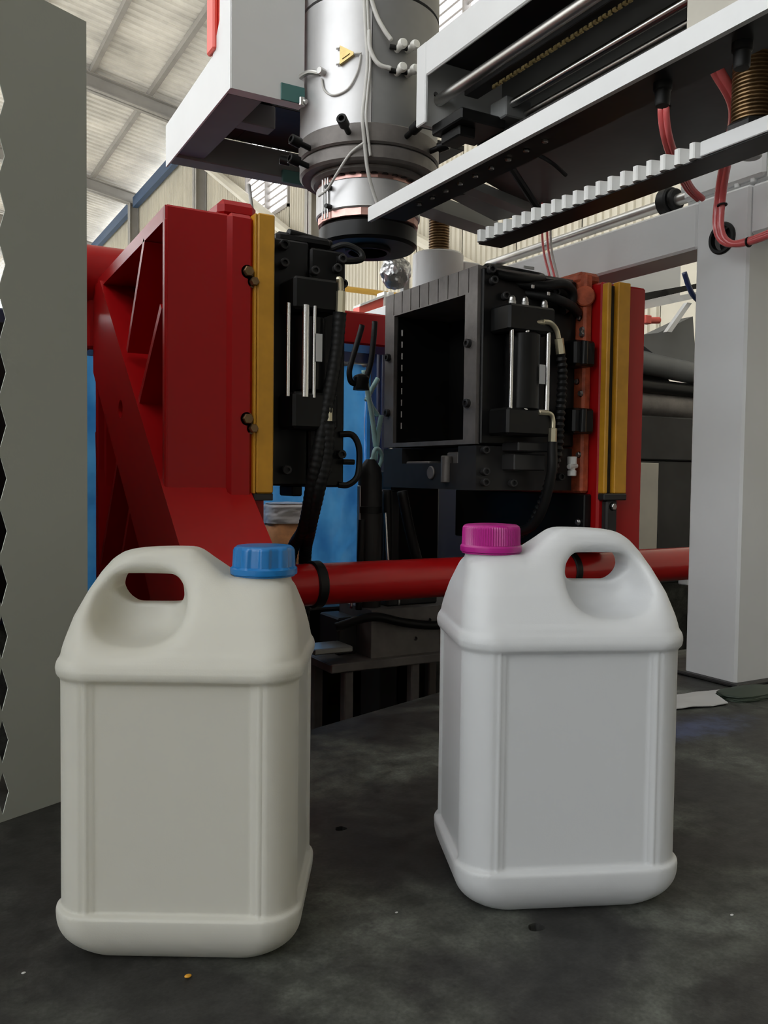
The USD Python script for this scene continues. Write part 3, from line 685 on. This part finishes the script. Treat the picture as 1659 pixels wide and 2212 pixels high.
# toggle clamp on the upper band, left
pc = polar(172, .119, .975)
part(eh, 'toggle_clamp', join(tube([polar(200, .121, .982), polar(190, .128, .988), polar(180, .134, .983), polar(177, .136, .968), polar(180, .134, .952), polar(186, .126, .944)], .0042, 10), cyl(polar(203, .118, .982), polar(203, .131, .982), .006, 12), cyl(polar(183, .131, .938), polar(183, .131, .952), .0055, 10)), 'steel', 'steel toggle clamp')
# brass triangular connector
def on_head(deg, z, r, poly2, h):
    m = trimesh.creation.extrude_polygon(sg.Polygon(poly2), h, engine='earcut'); v = m.vertices
    e = polar(deg, 1, 0) - polar(deg, 0, 0); t = np.array([-math.sin(math.radians(deg)), math.cos(math.radians(deg)), 0])
    P = polar(deg, r, z) + v[:, :1] * t + v[:, 1:2] * np.array([0, 0, 1.0]) + v[:, 2:] * e
    return trimesh.Trimesh(P, m.faces, process=False)
tri = sg.Polygon([(-.0125, .0150), (-.0125, -.0150), (.0105, -.002), (.0105, .002)])
part(eh, 'thermocouple_plate', join(on_head(225, 1.000, .1195, tri, .006), on_head(225, 1.000, .1195, tri.buffer(-.0045), .0075)), 'brass', 'brass triangular connector')
for s_ in (-1, 1): part(eh, 'thermocouple_pin', cyl(polar(225 - 12 * .52, .123, 1.0 + s_ * .0125), polar(225 - 22 * .42, .1225, 1.0 + s_ * .0125), .0016, 8), 'steel')
part(eh, 'thermocouple_lead', cyl(polar(229, .123, 1.0), polar(235.5, .1235, 1.0), .0018, 8), 'steel')
# ceramic terminals on the dull band
for deg, z in ((263, 1.012), (272, 1.015), (263, .975), (272, .977)):
    t = part(eh, 'terminal', join(cyl(polar(deg, .119, z), polar(deg, .140, z), .0052, 14), lathe(polar(deg, .139, z), polar(deg, 1, 0) - polar(deg, 0, 0), [(0, 0), (.0075, 0), (.0078, .005), (.006, .009), (0, .010)], 14)), 'ceramic', 'white ceramic terminal')
    part(t, 'sleeve', cyl(polar(deg - 6.5, .124, z + .001), polar(deg - 1.5, .126, z), .0040, 10), 'rubber')
# ---- cables on the head
def cable(name, P, r, label, material='cable'):
    return solo(name, tube(P, r, 8, 8), material, label, 'cable', smooth=True, group=None)
cable('cable', [polar(236, .124, 1.30), polar(236, .1235, 1.15), polar(238, .1235, 1.05), polar(240, .124, .99), polar(238.5, .125, .94), polar(237, .130, .90), polar(238.5, .126, .86), polar(241, .116, .82), polar(246, .104, .79), polar(252, .098, .765)], .0030, 'thick pale cable running down the front of the extruder head')
cable('cable', [polar(238.5, .1245, 1.30), polar(238.5, .1240, 1.14), polar(240.2, .124, 1.05), polar(242, .1245, .985), polar(240.5, .126, .94), polar(239.5, .132, .90), polar(241, .128, .87), polar(243, .122, .84)], .0022, 'thinner pale cable twinned with the thick one down the extruder head')
cable('cable', [polar(240, .124, 1.10), polar(246, .125, 1.06), polar(252, .128, 1.035), polar(257, .130, 1.020)], .0036, 'short grey lead curving to the upper ceramic terminals')
cable('cable', [polar(241, .124, 1.035), polar(242, .126, 1.005), polar(248, .128, .982), polar(257, .130, .976)], .0036, 'short grey lead curving to the lower ceramic terminals')
cable('cable', [polar(235, .1225, 1.0), polar(233, .1225, .975), polar(226, .1220, .948), polar(214, .1220, .940), polar(205, .1220, .952), polar(202, .1220, .972)], .0016, 'thin looped thermocouple wire below the brass triangle')
cable('cable', [polar(239, .127, .86), polar(228, .122, .845), polar(215, .112, .82), polar(202, .105, .80), polar(193, .110, .79)], .0022, 'thin pale wire crossing the dark flange of the extruder head')
cable('cable', [(.60, 1.60, .88), (.592, 1.55, .80), (.596, 1.50, .74), (.615, 1.46, .705), (.64, 1.42, .70)], .0035, 'grey cable hanging left of the die, in front of the louvred window')
# ================================================================ EXTRUDER SUPPORT BOX (upper left of the head)
sb = thing('extruder_support', 'grey box-shaped extruder support with a white left side plate', 'machine frame', (.55, 1.53, .94))
part(sb, 'side_plate', prism([(1.352, .941), (1.725, .928), (1.725, 1.008), (1.440, 1.026), (1.405, 1.07), (1.395, 1.45), (1.352, 1.45)], 'x', .4745, .4775), 'grey', 'white left side plate', smooth=False)
part(sb, 'side_beam', box(.478, .538, 1.372, 1.725, .941, .99, .002), 'grey_mid')
part(sb, 'front_plate', prism(sg.box(.476, .941, .602, 1.45), 'y', 1.350, 1.372), 'grey', smooth=False)
part(sb, 'front_patch', box(.560, .602, 1.347, 1.350, .941, .968, .0005), 'teal', 'dark teal patch')
part(sb, 'rear_beam', box(.476, 1.02, 1.680, 1.725, .936, .99, .002), 'grey_mid')
part(sb, 'cross_beam', box(.538, .604, 1.478, 1.512, .945, .985, .002), 'grey_mid')
part(sb, 'cover_plate', join(box(.478, .60, 1.372, 1.68, .99, 1.00, .001), box(.60, 1.02, 1.49, 1.68, .99, 1.00, .001)), 'dark')
part(sb, 'end_tab', box(.70, .755, 1.672, 1.680, .925, .950, .001), 'teal')
solo('red_column_cover', join(box(.478, .60, 1.40, 1.46, 1.028, 1.45, .004), box(.4685, .478, 1.42, 1.455, 1.030, 1.45, .003)), 'salmon', 'bright red strip of cover behind the white side plate at the top', 'cover')

# ================================================================ UPPER RIGHT: CARRIAGE FRAME, RODS AND CHAIN
cf = thing('take_out_carriage', 'grey channel frame holding rods and chain beside the extruder head', 'machine frame', (.76, .75, .86))
part(cf, 'side_channel', join(box(.700, .706, .20, 1.1275, .926, .977, .002), box(.706, .86, .20, 1.145, .970, .977, .001)), 'grey')
part(cf, 'end_plate', join(box(.700, .706, 1.128, 1.154, .858, .977, .0015), prism(sg.box(.706, .862, .858, .9695).difference(sg.Point(.731, .912).buffer(.0042)).difference(sg.Point(.745, .917).buffer(.0042)), 'y', 1.146, 1.154)), 'grey', smooth=False)
part(cf, 'inner_plate', box(.706, .86, 1.154, 1.158, .862, .97, 0), 'dark')
part(cf, 'inner_web', box(.855, .862, .20, 1.146, .862, .970, .001), 'grey_mid')
part(cf, 'cover', box(.706, .855, .20, 1.146, .962, .969, 0), 'dark')
part(cf, 'foot_bracket', join(box(.72, .80, 1.06, 1.14, .845, .862, .002), box(.73, .76, 1.08, 1.13, .83, .846, .002)), 'black')
part(cf, 'guide_rod', cyl((.735, .20, .903), (.735, 1.146, .903), .0085, 24), 'steel', 'thick polished guide rod')
part(cf, 'guide_rod', cyl((.80, .20, .8775), (.80, 1.05, .8775), .0060, 20), 'chrome', 'thin polished guide rod')
part(cf, 'guide_rod', cyl((.825, .20, .868), (.825, 1.05, .868), .0045, 20), 'steel')
part(cf, 'rod_holder', box(.788, .835, 1.045, 1.085, .858, .888, .002), 'grey_mid')
links = []
for i in range(90):
    y = .30 + i * .0085
    links.append(box(.7745, .7785, y, y + .0062, .899, .905, .0008) if i % 2 else box(.7735, .7795, y, y + .0062, .8998, .9042, .0008))
part(cf, 'chain', join(*links), 'brass', 'dull roller chain', smooth=False)
part(cf, 'chain_guard', box(.765, .79, .20, 1.12, .908, .916, .001), 'dark')
cb = thing('carriage_block', 'cream carriage block with a black motor above the long beam', 'block', (.80, .62, .80))
part(cb, 'plate', box(.735, .752, .585, .665, .800, .925, .002), 'cream_block')
part(cb, 'motor', join(cyl((.70, .60, .865), (.735, .60, .865), .03, 24), box(.69, .72, .57, .64, .872, .91, .006)), 'black')

# ================================================================ LONG BEAM
lb = thing('long_beam', 'long light grey flat beam running diagonally under the carriage frame', 'beam', (.62, .66, .70))
part(lb, 'bar', prism([(.15, .719), (1.118, .7135), (1.118, .6935), (.15, .700)], 'x', .600, .606), 'grey', smooth=False)
part(lb, 'channel', join(box(.606, .66, .15, 1.115, .7015, .713, .001)), 'dark')
for i in range(9):
    part(lb, 'bolt', hexbolt((.632, 1.03 - i * .033, .7015), (0, 0, -1), .0036, .003), 'steel')
for y in (.600, .512):
    part(lb, 'rubber_foot', lathe((.635, y, .6800), (0, 0, 1), [(0, 0), (.0062, 0), (.0070, .002), (.0072, .0135), (.0086, .0145), (.0086, .0215), (0, .0215)], 24), 'rubber')
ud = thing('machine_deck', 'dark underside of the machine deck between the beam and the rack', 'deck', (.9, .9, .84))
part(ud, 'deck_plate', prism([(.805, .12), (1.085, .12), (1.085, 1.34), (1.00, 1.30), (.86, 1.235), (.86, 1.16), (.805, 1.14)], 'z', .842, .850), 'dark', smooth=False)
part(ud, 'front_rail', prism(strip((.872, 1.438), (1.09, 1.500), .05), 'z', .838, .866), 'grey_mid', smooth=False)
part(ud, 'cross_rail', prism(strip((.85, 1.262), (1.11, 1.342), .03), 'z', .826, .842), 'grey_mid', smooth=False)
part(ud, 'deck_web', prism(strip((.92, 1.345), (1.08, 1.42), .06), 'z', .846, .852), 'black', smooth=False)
for i in range(7):
    part(ud, 'deck_bolt', hexbolt((.82 + .01 * i, 1.12 - .06 * i, .842), (0, 0, -1), .004, .003), 'gunmetal')
part(ud, 'cable_clip', tube([(.80, 1.06, .845), (.80, 1.05, .825), (.82, 1.04, .815), (.86, 1.03, .80), (.90, 1.04, .79)], .003, 8), 'rubber')
part(ud, 'slant_strut', tube([(.80, 1.10, .85), (.95, 1.15, .76)], .006, 8, 1), 'black')

# ================================================================ RACK
rk = thing('rack_bar', 'light grey toothed rack bar rising to the upper right', 'rack', (.86, .70, .72))
part(rk, 'bar', join(box(.863, .875, .742, 1.205, .7165, .7345, .001), box(.850, .875, .15, .742, .7165, .7345, .001)), 'grey')
part(rk, 'backing', box(.853, .90, .15, 1.200, .7145, .7168, .0005), 'dark')
ny = 20; pit = (1.205 - .742) / ny
for i in range(ny):
    a = .742 + i * pit
    th = sg.Polygon([(.863, a), (.8475, a + .22 * pit), (.8460, a + .30 * pit), (.8460, a + .52 * pit), (.8475, a + .60 * pit), (.863, a + .95 * pit)])
    part(rk, 'tooth', prism(th, 'z', .7165, .7355), 'white', smooth=25)

# ================================================================ RIGHT COLUMN AND CROSS BEAM
gc = thing('grey_column', 'tall light grey square column with a cross beam on the right', 'column', (1.22, .97, 0))
XC = 1.165
hole = mbox(XC - .1, XC + .06, .9, 1.05, .60, .85)
colm = m3.Manifold.hull_points(np.asarray(box(XC, XC + .11, .917, 1.020, 0, .789, .004).vertices))
hc = m3.Manifold.cylinder(.06, .0235, .0235, 40).rotate([0, 90, 0]).translate([XC - .02, .967, .716])
part(gc, 'post', colm - hc, 'grey', smooth=30)
part(gc, 'beam', join(box(XC, XC + .075, 1.018, 2.30, .711, .788, .004)), 'grey')
part(gc, 'beam', join(box(XC + .004, XC + .079, .20, .918, .711, .788, .004)), 'grey')
part(gc, 'grommet', join(ringm((XC - .004, .967, .716), (1, 0, 0), .0195, .0255, .01, 40, .002), cyl((XC + .02, .967, .716), (XC + .03, .967, .716), .0235, 32)), 'rubber', 'black grommet round the cable hole')
part(gc, 'base_plate', box(XC - .012, XC + .125, .905, 1.035, 0, .006, .002), 'dark')
sh = thing('guide_shaft', 'slim grey shaft with a black collar running above the cross beam', 'shaft', (1.195, 1.3, .80))
part(sh, 'shaft', cyl((1.195, 1.06, .8135), (1.195, 1.64, .8135), .0102, 24), 'steel')
part(sh, 'collar', join(cyl((1.195, 1.098, .8155), (1.195, 1.12, .8155), .0245, 32), cyl((1.195, 1.088, .8155), (1.195, 1.098, .8155), .019, 32)), 'rubber', 'black collar')
part(sh, 'pedestal', box(1.18, 1.21, 1.60, 1.63, .786, .806, .002), 'dark')
gm = thing('gear_box', 'light grey gear box with pipe flange above the column', 'gear box', (1.22, .98, .79))
part(gm, 'housing', join(box(1.185, 1.30, .80, 1.065, .789, .868, .010), box(1.175, 1.19, .90, 1.06, .80, .855, .006)), 'grey')
part(gm, 'flange', join(cyl((1.21, 1.00, .86), (1.21, 1.00, .905), .035, 28), cyl((1.21, 1.06, .83), (1.21, 1.075, .83), .026, 24)), 'grey')
part(gm, 'rib', join(*[box(1.178, 1.186, .86 + i * .03, .868 + i * .03, .795, .86, .001) for i in range(5)]), 'grey')
part(gm, 'dark_corner', box(1.172, 1.20, .80, .86, .79, .83, .004), 'gunmetal')

def spring_column(name, label, p, z0, z1, r, pitch, loc_r):
    t = thing(name, label, 'screw', (p[0], p[1], z0))
    n = int((z1 - z0) / pitch); prof = [(0, 0)]
    for i in range(n):
        prof += [(r * .88, i * pitch), (r, i * pitch + pitch * .3), (r, i * pitch + pitch * .65), (r * .88, (i + 1) * pitch)]
    prof += [(0, n * pitch)]
    part(t, 'thread', lathe((p[0], p[1], z0), (0, 0, 1), prof, 32), 'bolt_brown')
    return t
s1 = spring_column('lead_screw', 'greasy brown lead screw standing in a grey nut housing behind the molds', (1.055, 1.633), .812, .938, .0229, .0058, 0)
nh = thing('nut_housing', 'round light grey nut housing under the brown lead screw', 'housing', (1.053, 1.633, .60))
part(nh, 'body', join(cyl((1.053, 1.633, .60), (1.053, 1.633, .816), .056, 40, .004)), 'grey')
part(nh, 'ear', join(box(1.10, 1.145, 1.60, 1.66, .782, .802, .003)), 'grey')
part(nh, 'stand', box(1.01, 1.10, 1.60, 1.67, .34, .60, .003), 'dark')
part(nh, 'bolt', hexbolt((1.122, 1.62, .802), (0, 0, 1), .005, .004), 'dark')
s2 = spring_column('lead_screw', 'thick brown threaded spring column at the upper right edge', (.905, .712), .757, .838, .0245, .0046, 0)
part(s2, 'base_nut', join(cyl((.905, .712, .742), (.905, .712, .757), .030, 6)), 'dark')
part(s2, 'post', cyl((.905, .712, .716), (.905, .712, .743), .012, 16), 'grey')

# pink hoses
def hose(P, r, label, ties=(), material='pink_hose'):
    t = thing('pink_hose' if material == 'pink_hose' else 'hose', label, 'hose', tuple(P[0]))
    part(t, 'tube', tube(P, r, 12, 10), material, smooth=True)
    off = np.array([.0, .009, .002])
    part(t, 'tube', tube([np.array(p) + off for p in P], r, 12, 10), material, smooth=True)
    for q in ties: part(t, 'cable_tie', ringm(np.array(q[0]) - .0012 * np.array(q[1]), q[1], r * 1.02, r * 1.5, .0024, 16, .0004), 'rubber')
hose([(.862, .729, .838), (.876, .738, .825), (.935, .757, .797), (1.05, .864, .790), (1.105, .918, .765), (1.112, .926, .715), (1.116, .912, .690), (1.118, .878, .684), (1.118, .82, .690), (1.118, .78, .70)], .0052, 'pink double hose looping in front of the column beside the grommet', (((1.1085, .922, .748), (0, .1, 1)), ((1.118, .880, .684), (0, 1, 0))))
hose([(.862, .806, .834), (.861, .806, .790), (.90, .830, .764), (1.0, .889, .750), (1.04, .90, .74)], .0042, 'pink double hose hanging behind the toothed rack', (((.8605, .806, .80), (0, 0, 1)),))
hz_ = thing('pink_hose', 'thin pink twin tubes hanging behind the lower rack', 'hose', (1.06, 1.28, .74))
for dx in (0, .012, .020):
    part(hz_, 'tube', tube([(1.06 + dx, 1.29, .84), (1.06 + dx, 1.285, .76), (1.065 + dx, 1.27, .70)], .0022, 8), 'pink_hose' if dx < .02 else 'cable', smooth=True)
solo('red_flag', join(box(1.02, 1.05, 1.43, 1.432, .722, .742, .0004), cyl((1.035, 1.43, .69), (1.035, 1.43, .725), .003)), 'salmon', 'small red marker tag above the right mold half', 'marker')

# ================================================================ THINGS BEHIND THE MOLDS
# foil-wrapped sprue with two white bars
ff = np.random.default_rng(3)
ico = trimesh.creation.icosphere(3, .029); v = ico.vertices.copy()
nn = meshkit.fbm(v * 70 + 5, 3, 2)[:, None]; v = v * (0.82 + .42 * nn) * [1, 1, 1.1] + [.862, 1.49, .725]
solo('foil_bundle', trimesh.Trimesh(v, ico.faces, process=False), 'foil', 'crumpled shiny foil bundle left of the nut housing', 'foil', smooth=False)
wb_ = thing('white_bracket', 'pair of white slanted bars behind the foil bundle', 'bracket', (.87, 1.53, .72))
part(wb_, 'bar', tube([(.84, 1.52, .775), (.905, 1.52, .742)], .006, 6, 1), 'white', smooth=False)
part(wb_, 'bar', tube([(.86, 1.52, .745), (.91, 1.52, .72)], .005, 6, 1), 'white', smooth=False)
part(wb_, 'post', box(.896, .91, 1.515, 1.53, .60, .745, .001), 'white')
solo('gas_pipe', tube([(5.2, 12.2, 3.21), (7.94, 12.2, 3.21)], .045, 10, 1), 'yellow_pipe', 'yellow pipe crossing in front of the cream wall', 'pipe')
rc = thing('red_cover', 'bright red machine cover with white edges against the cream wall', 'cover', (1.92, 3.5, 0))
part(rc, 'plate', prism([(1.84, .85), (1.962, .85), (1.962, 1.140), (1.84, 1.085)], 'y', 3.5, 3.56), 'salmon', smooth=False)
part(rc, 'edge', join(prism([(1.962, .85), (1.975, .85), (1.975, 1.165), (1.962, 1.165)], 'y', 3.49, 3.56), prism([(1.84, 1.085), (1.962, 1.140), (1.962, 1.15), (1.84, 1.095)], 'y', 3.49, 3.56)), 'white', smooth=False)
part(rc, 'lamp', box(1.99, 2.02, 3.5, 3.54, 1.145, 1.17, .003), 'white')
part(rc, 'leg', box(1.85, 2.02, 3.52, 3.6, 0, .85, .003), 'navy')

bt = thing('blue_tarpaulin', 'bright blue tarpaulin hanging behind the gap between the molds', 'tarpaulin', (1.0, 2.3, 0))
nx, nz = 90, 60; gx = np.linspace(.30, 1.235, nx); gz = np.linspace(0.0, .655, nz); GX, GZ = np.meshgrid(gx, gz, indexing='ij')
P = np.stack([GX * 14, GZ * 9, GX * 0], -1); GY = 2.30 + .030 * (meshkit.fbm(P, 4, 5) - .5) * np.clip(1.35 - GZ * 1.6, .2, 1) * 2 + .008 * np.sin(GX * 60 + 4 * GZ)
V = np.stack([GX, GY, GZ], -1).reshape(-1, 3); V2 = V + [0, .004, 0]; F = []
for i in range(nx - 1):
    for j in range(nz - 1):
        a = i * nz + j; F += [[a, a + nz, a + nz + 1], [a, a + nz + 1, a + 1]]
F = np.array(F); part(bt, 'sheet', trimesh.Trimesh(V, F, process=False), 'tarp', smooth=True)
part(bt, 'header_board', box(.25, 1.25, 2.306, 2.325, .650, .775, .002), 'navy', 'dark navy header board')
part(bt, 'rod', cyl((.29, 2.303, .655), (1.245, 2.303, .655), .007, 12), 'steel')
for x in (.28, 1.236): part(bt, 'post', box(x, x + .012, 2.295, 2.31, 0, .66, .001), 'blue')
nb = thing('navy_cabinet', 'dark navy cabinet beside the blue tarpaulin', 'cabinet', (1.4, 2.4, 0))
part(nb, 'body', box(1.25, 1.70, 2.26, 2.60, 0, .76, .004), 'navy')
part(nb, 'door', box(1.262, 1.47, 2.252, 2.262, .03, .73, .002), 'navy')
part(nb, 'handle', box(1.285, 1.295, 2.24, 2.252, .36, .44, .002), 'steel')
# orange sack with a milky film folded over its top
sk = thing('orange_sack', 'orange woven sack topped with milky film, behind the blue cap', 'sack', (.96, 2.1, 0))
def sack(cx, cy, z0, z1, hw, hd, seed, top=.75):
    n, m = 48, 24; V = []
    for j in range(m + 1):
        t = j / m; z = z0 + (z1 - z0) * t; k = (1 - .25 * max(0, (t - .8) / .2) ** 2) if j < m else top
        for i in range(n):
            a = 2 * math.pi * i / n; q = (abs(math.cos(a)) ** 3.2 + abs(math.sin(a)) ** 3.2) ** (-1 / 3.2)
            w = 1 + .10 * (float(meshkit.fbm(np.array([[math.cos(a) * 2.2 + seed, math.sin(a) * 2.2, t * 3]]), 3)[0]) - .5) * 2
            V.append([cx + hw * q * k * w * math.cos(a), cy + hd * q * k * w * math.sin(a), z])
    V += [[cx, cy, z0], [cx, cy, z1 + .004]]; F = []
    for j in range(m):
        for i in range(n):
            q = (i + 1) % n; F += [[j * n + i, j * n + q, (j + 1) * n + q], [j * n + i, (j + 1) * n + q, (j + 1) * n + i]]
    for i in range(n): F += [[len(V) - 2, (i + 1) % n, i], [len(V) - 1, m * n + i, m * n + (i + 1) % n]]
    return trimesh.Trimesh(np.array(V), np.array(F), process=False)
part(sk, 'bag', sack(.915, 2.14, 0, .215, .062, .05, 1.3), 'orange_bag', smooth=50)
part(sk, 'film', sack(.915, 2.14, .20, .252, .064, .052, 4.1, .9), 'white_film', 'milky plastic film', smooth=50)
part(sk, 'tag', box(.898, .912, 2.074, 2.082, .09, .135, .001), 'dark')

# teal hoses and a black strap knotted in the gap
th = thing('teal_hose', 'tangle of pale teal hoses hanging in the gap left of the right mold', 'hose', (.86, 1.62, .42))
for P in ([(.853, 1.600, .546), (.860, 1.600, .513), (.870, 1.600, .470), (.877, 1.600, .432), (.883, 1.600, .389)],
          [(.865, 1.612, .532), (.870, 1.612, .499), (.878, 1.612, .475), (.894, 1.612, .455)],
          [(.900, 1.624, .534), (.882, 1.624, .504), (.873, 1.624, .485)],
          [(.896, 1.600, .455), (.890, 1.600, .423), (.885, 1.600, .384), (.882, 1.600, .360)]):
    part(th, 'tube', tube(P, .0054, 10), 'teal_hose', smooth=True)
part(th, 'knot', tube([(.873, 1.590, .352), (.871, 1.588, .369), (.876, 1.588, .383), (.886, 1.588, .381), (.893, 1.590, .365), (.886, 1.592, .345), (.876, 1.590, .343)], .0045, 10), 'teal_hose', smooth=True)
part(th, 'tail', tube([(.877, 1.600, .369), (.866, 1.600, .354), (.848, 1.600, .336), (.8465, 1.600, .296), (.846, 1.600, .239)], .0028, 8), 'teal_hose', smooth=True)
bs = thing('black_hose', 'black hose bend with a pad in the gap left of the right mold', 'hose', (.83, 1.56, .50))
part(bs, 'tube', tube([(.827, 1.56, .63), (.818, 1.56, .60), (.806, 1.56, .562), (.799, 1.56, .535), (.803, 1.56, .516), (.816, 1.56, .511)], .0058, 10), 'rubber', smooth=True)
part(bs, 'pad', sack(.826, 1.56, .500, .530, .015, .012, 2.2), 'rubber', smooth=50)
part(bs, 'tube', tube([(.856, 1.56, .64), (.853, 1.56, .60), (.848, 1.56, .56), (.838, 1.56, .525)], .006, 10), 'rubber', smooth=True)
# black accumulator standing on the bench behind the tie bar
ac = thing('accumulator', 'black cylindrical accumulator standing behind the tie bar', 'cylinder', (.762, 1.40, .09))
part(ac, 'body', lathe((.762, 1.40, .088), (0, 0, 1), [(0, 0), (.022, 0), (.022, .24), (.019, .255), (.012, .265), (.008, .27), (0, .27)], 32), 'dark')
part(ac, 'bracket', box(.738, .744, 1.395, 1.405, .088, .31, .001), 'steel')
part(ac, 'strap', ringm((.762, 1.40, .26), (0, 0, 1), .0215, .0235, .012, 32, .0005), 'black')
for P in ([(.715, 1.38, .09), (.722, 1.38, .125), (.735, 1.385, .145), (.738, 1.39, .20)], [(.815, 1.38, .09), (.812, 1.38, .12), (.80, 1.39, .14), (.795, 1.40, .26)]):
    part(ac, 'pipe', tube(P, .0026, 8), 'chrome', smooth=True)
part(ac, 'hose', tube([(.72, 1.36, .09), (.722, 1.36, .18), (.724, 1.36, .25)], .006, 10), 'rubber', smooth=True)
part(ac, 'hose', tube([(.83, 1.40, .30), (.85, 1.40, .22), (.885, 1.40, .11)], .010, 10), 'rubber', smooth=True)
part(ac, 'hose', tube([(.81, 1.42, .30), (.812, 1.42, .18), (.806, 1.42, .09)], .009, 10), 'rubber', smooth=True)
mb = thing('machine_cabinet', 'black machine cabinet low under the right mold', 'cabinet', (1.0, 1.7, -.32))
part(mb, 'housing', box(.935, 1.058, 1.62, 1.75, -.32, .34, .004), 'black')
part(mb, 'upright', box(.90, .99, 1.52, 1.61, -.32, .10, .003), 'black')
part(mb, 'upright', box(.46, .92, 1.70, 1.95, -.32, .04, .004), 'black')
part(mb, 'column', box(.845, .885, 1.50, 1.585, -.32, .30, .003), 'dark')
# steel bench in the pit
bn = thing('steel_bench', 'grey steel block on a legged bench in the pit under the tie bar', 'bench', (.80, 1.42, -.32))
part(bn, 'top_plate', box(.655, .97, 1.335, 1.50, -.014, .002, .002), 'gunmetal')
part(bn, 'block', (mbox(.742, .96, 1.352, 1.48, .002, .088) - m3.Manifold.cylinder(.03, .004, .004, 16).rotate([90, 0, 0]).translate([.835, 1.36, .03]) - m3.Manifold.cylinder(.03, .004, .004, 16).rotate([90, 0, 0]).translate([.865, 1.36, .062]) - m3.Manifold.cylinder(.03, .004, .004, 16).rotate([90, 0, 0]).translate([.89, 1.36, .03])), 'gunmetal', smooth=False)
for x in (.695, .832, .95):
    part(bn, 'leg', box(x - .009, x + .009, 1.345, 1.363, -.32, -.014, .002), 'gunmetal')
for x in (.695, .95):
    part(bn, 'leg', box(x - .009, x + .009, 1.47, 1.488, -.32, -.014, .002), 'gunmetal')
part(bn, 'hose', tube([(.68, 1.37, .06), (.74, 1.345, .078), (.80, 1.335, .065), (.87, 1.335, .055), (.95, 1.35, .06)], .008, 10), 'rubber', smooth=True)
part(bn, 'slide', box(.625, .70, 1.34, 1.40, .02, .03, .002), 'steel', 'pale steel slide')
part(bn, 'bearing', box(.70, .74, 1.40, 1.48, .002, .07, .003), 'dark')
part(bn, 'cover', box(.79, .90, 1.38, 1.46, .088, .105, .003), 'dark')

# ================================================================ MACHINE SEEN BETWEEN RIGHT PLATEN AND COLUMN
bm = thing('background_machine', 'grey and black machine parts seen between the right platen and the column', 'machine', (2.06, 2.0, 0))
part(bm, 'white_cover', prism([(1.90, .825), (2.24, .92), (2.24, 1.02), (1.90, .92)], 'y', 2.02, 2.06), 'white', smooth=False)
part(bm, 'dark_bar', prism([(1.90, .842), (2.24, .935), (2.24, .95), (1.90, .868)], 'y', 1.93, 1.96), 'black', smooth=False)
part(bm, 'light_bar', prism([(1.90, .818), (2.24, .905), (2.24, .925), (1.90, .835)], 'y', 1.92, 1.95), 'white', smooth=False)
part(bm, 'slant_strip', prism([(2.055, .775), (2.075, .775), (2.16, .872), (2.14, .872)], 'y', 1.90, 1.915), 'white', smooth=False)
part(bm, 'hood', prism([(1.93, .755), (2.05, .775), (2.20, .84), (2.22, .70), (2.10, .68), (1.98, .735)], 'y', 1.93, 2.0), 'grey_mid', smooth=False)
part(bm, 'dark_curve', prism([(1.92, .755), (2.02, .735), (2.10, .69), (2.2, .62), (2.2, .55), (1.92, .55)], 'y', 1.99, 2.0), 'dark', smooth=False)
part(bm, 'roller', cyl((1.88, 1.95, .695), (2.25, 1.95, .665), .035, 28), 'grey_mid')
part(bm, 'roller', cyl((1.88, 1.95, .615), (2.25, 1.95, .610), .022, 28), 'black')
part(bm, 'drum', cyl((1.88, 1.98, .560), (2.25, 1.98, .556), .045, 32), 'gunmetal')
part(bm, 'housing', box(1.86, 2.26, 1.92, 2.10, .385, .52, .004), 'dark')
part(bm, 'light_panel', box(1.955, 2.03, 1.895, 1.915, .02, .376, .001), 'cream_block')
part(bm, 'base', box(1.86, 2.30, 1.93, 2.20, 0, .386, .004), 'dark')
part(bm, 'pink_fitting', join(cyl((1.965, 1.90, .80), (2.02, 1.90, .806), .010, 12), box(1.955, 1.98, 1.89, 1.91, .79, .815, .002)), 'salmon')
part(bm, 'navy_hose', tube([(2.10, 1.88, .955), (2.125, 1.88, .91), (2.15, 1.88, .885), (2.20, 1.88, .86)], .008, 10), 'navy', smooth=True)
part(bm, 'light_block', box(2.13, 2.18, 1.86, 1.90, .0, .06, .003), 'grey')

# ================================================================ LITTER ON THE FLOOR
pap = trimesh.creation.extrude_polygon(sg.Polygon([(.962, .862), (.99, .90), (1.008, .915), (1.022, .918), (1.115, .905), (1.083, .888), (1.06, .846), (1.03, .848)]), .0012, engine='earcut')
pap = pap.subdivide().subdivide(); v = pap.vertices.copy(); v[:, 2] += .001 + .004 * meshkit.noise(np.c_[v[:, :2] * 40, v[:, 2] * 0], 3); pap.vertices = v
solo('paper_scrap', pap, 'paper', 'torn grey-white paper scrap on the floor behind the white can', 'paper')
solo('rubber_mat', sack(1.135, .868, 0, .010, .055, .028, 6.2), 'green_dark', 'dark green rubber piece beside the paper scrap', 'rubber scrap', smooth=50)
ch = trimesh.creation.icosphere(2, .0022); ch.vertices = ch.vertices * [1.1, .8, .45] + [.165, .544, .0016]
solo('plastic_chip', ch, 'yellow', 'tiny yellow chip on the floor in front of the blue-capped can', 'chip', smooth=True)
for x, y, s, where in ((.1825, .566, .0013, 'just in front of the blue-capped can, beside the yellow chip'), (.072, .600, .0013, 'left of the blue-capped can near the panel foot'), (.328, .553, .0011, 'midway between the two cans'), (.55, .43, .0013, 'in front of the white can at the right')):
    c_ = trimesh.creation.icosphere(1, s); c_.vertices = c_.vertices * [1.2, .8, .5] + [x, y, s * .45]
    solo('plastic_crumb', c_, 'paper', 'pale crumb ' + where, 'crumb', smooth=True, group='pale crumbs on the floor')
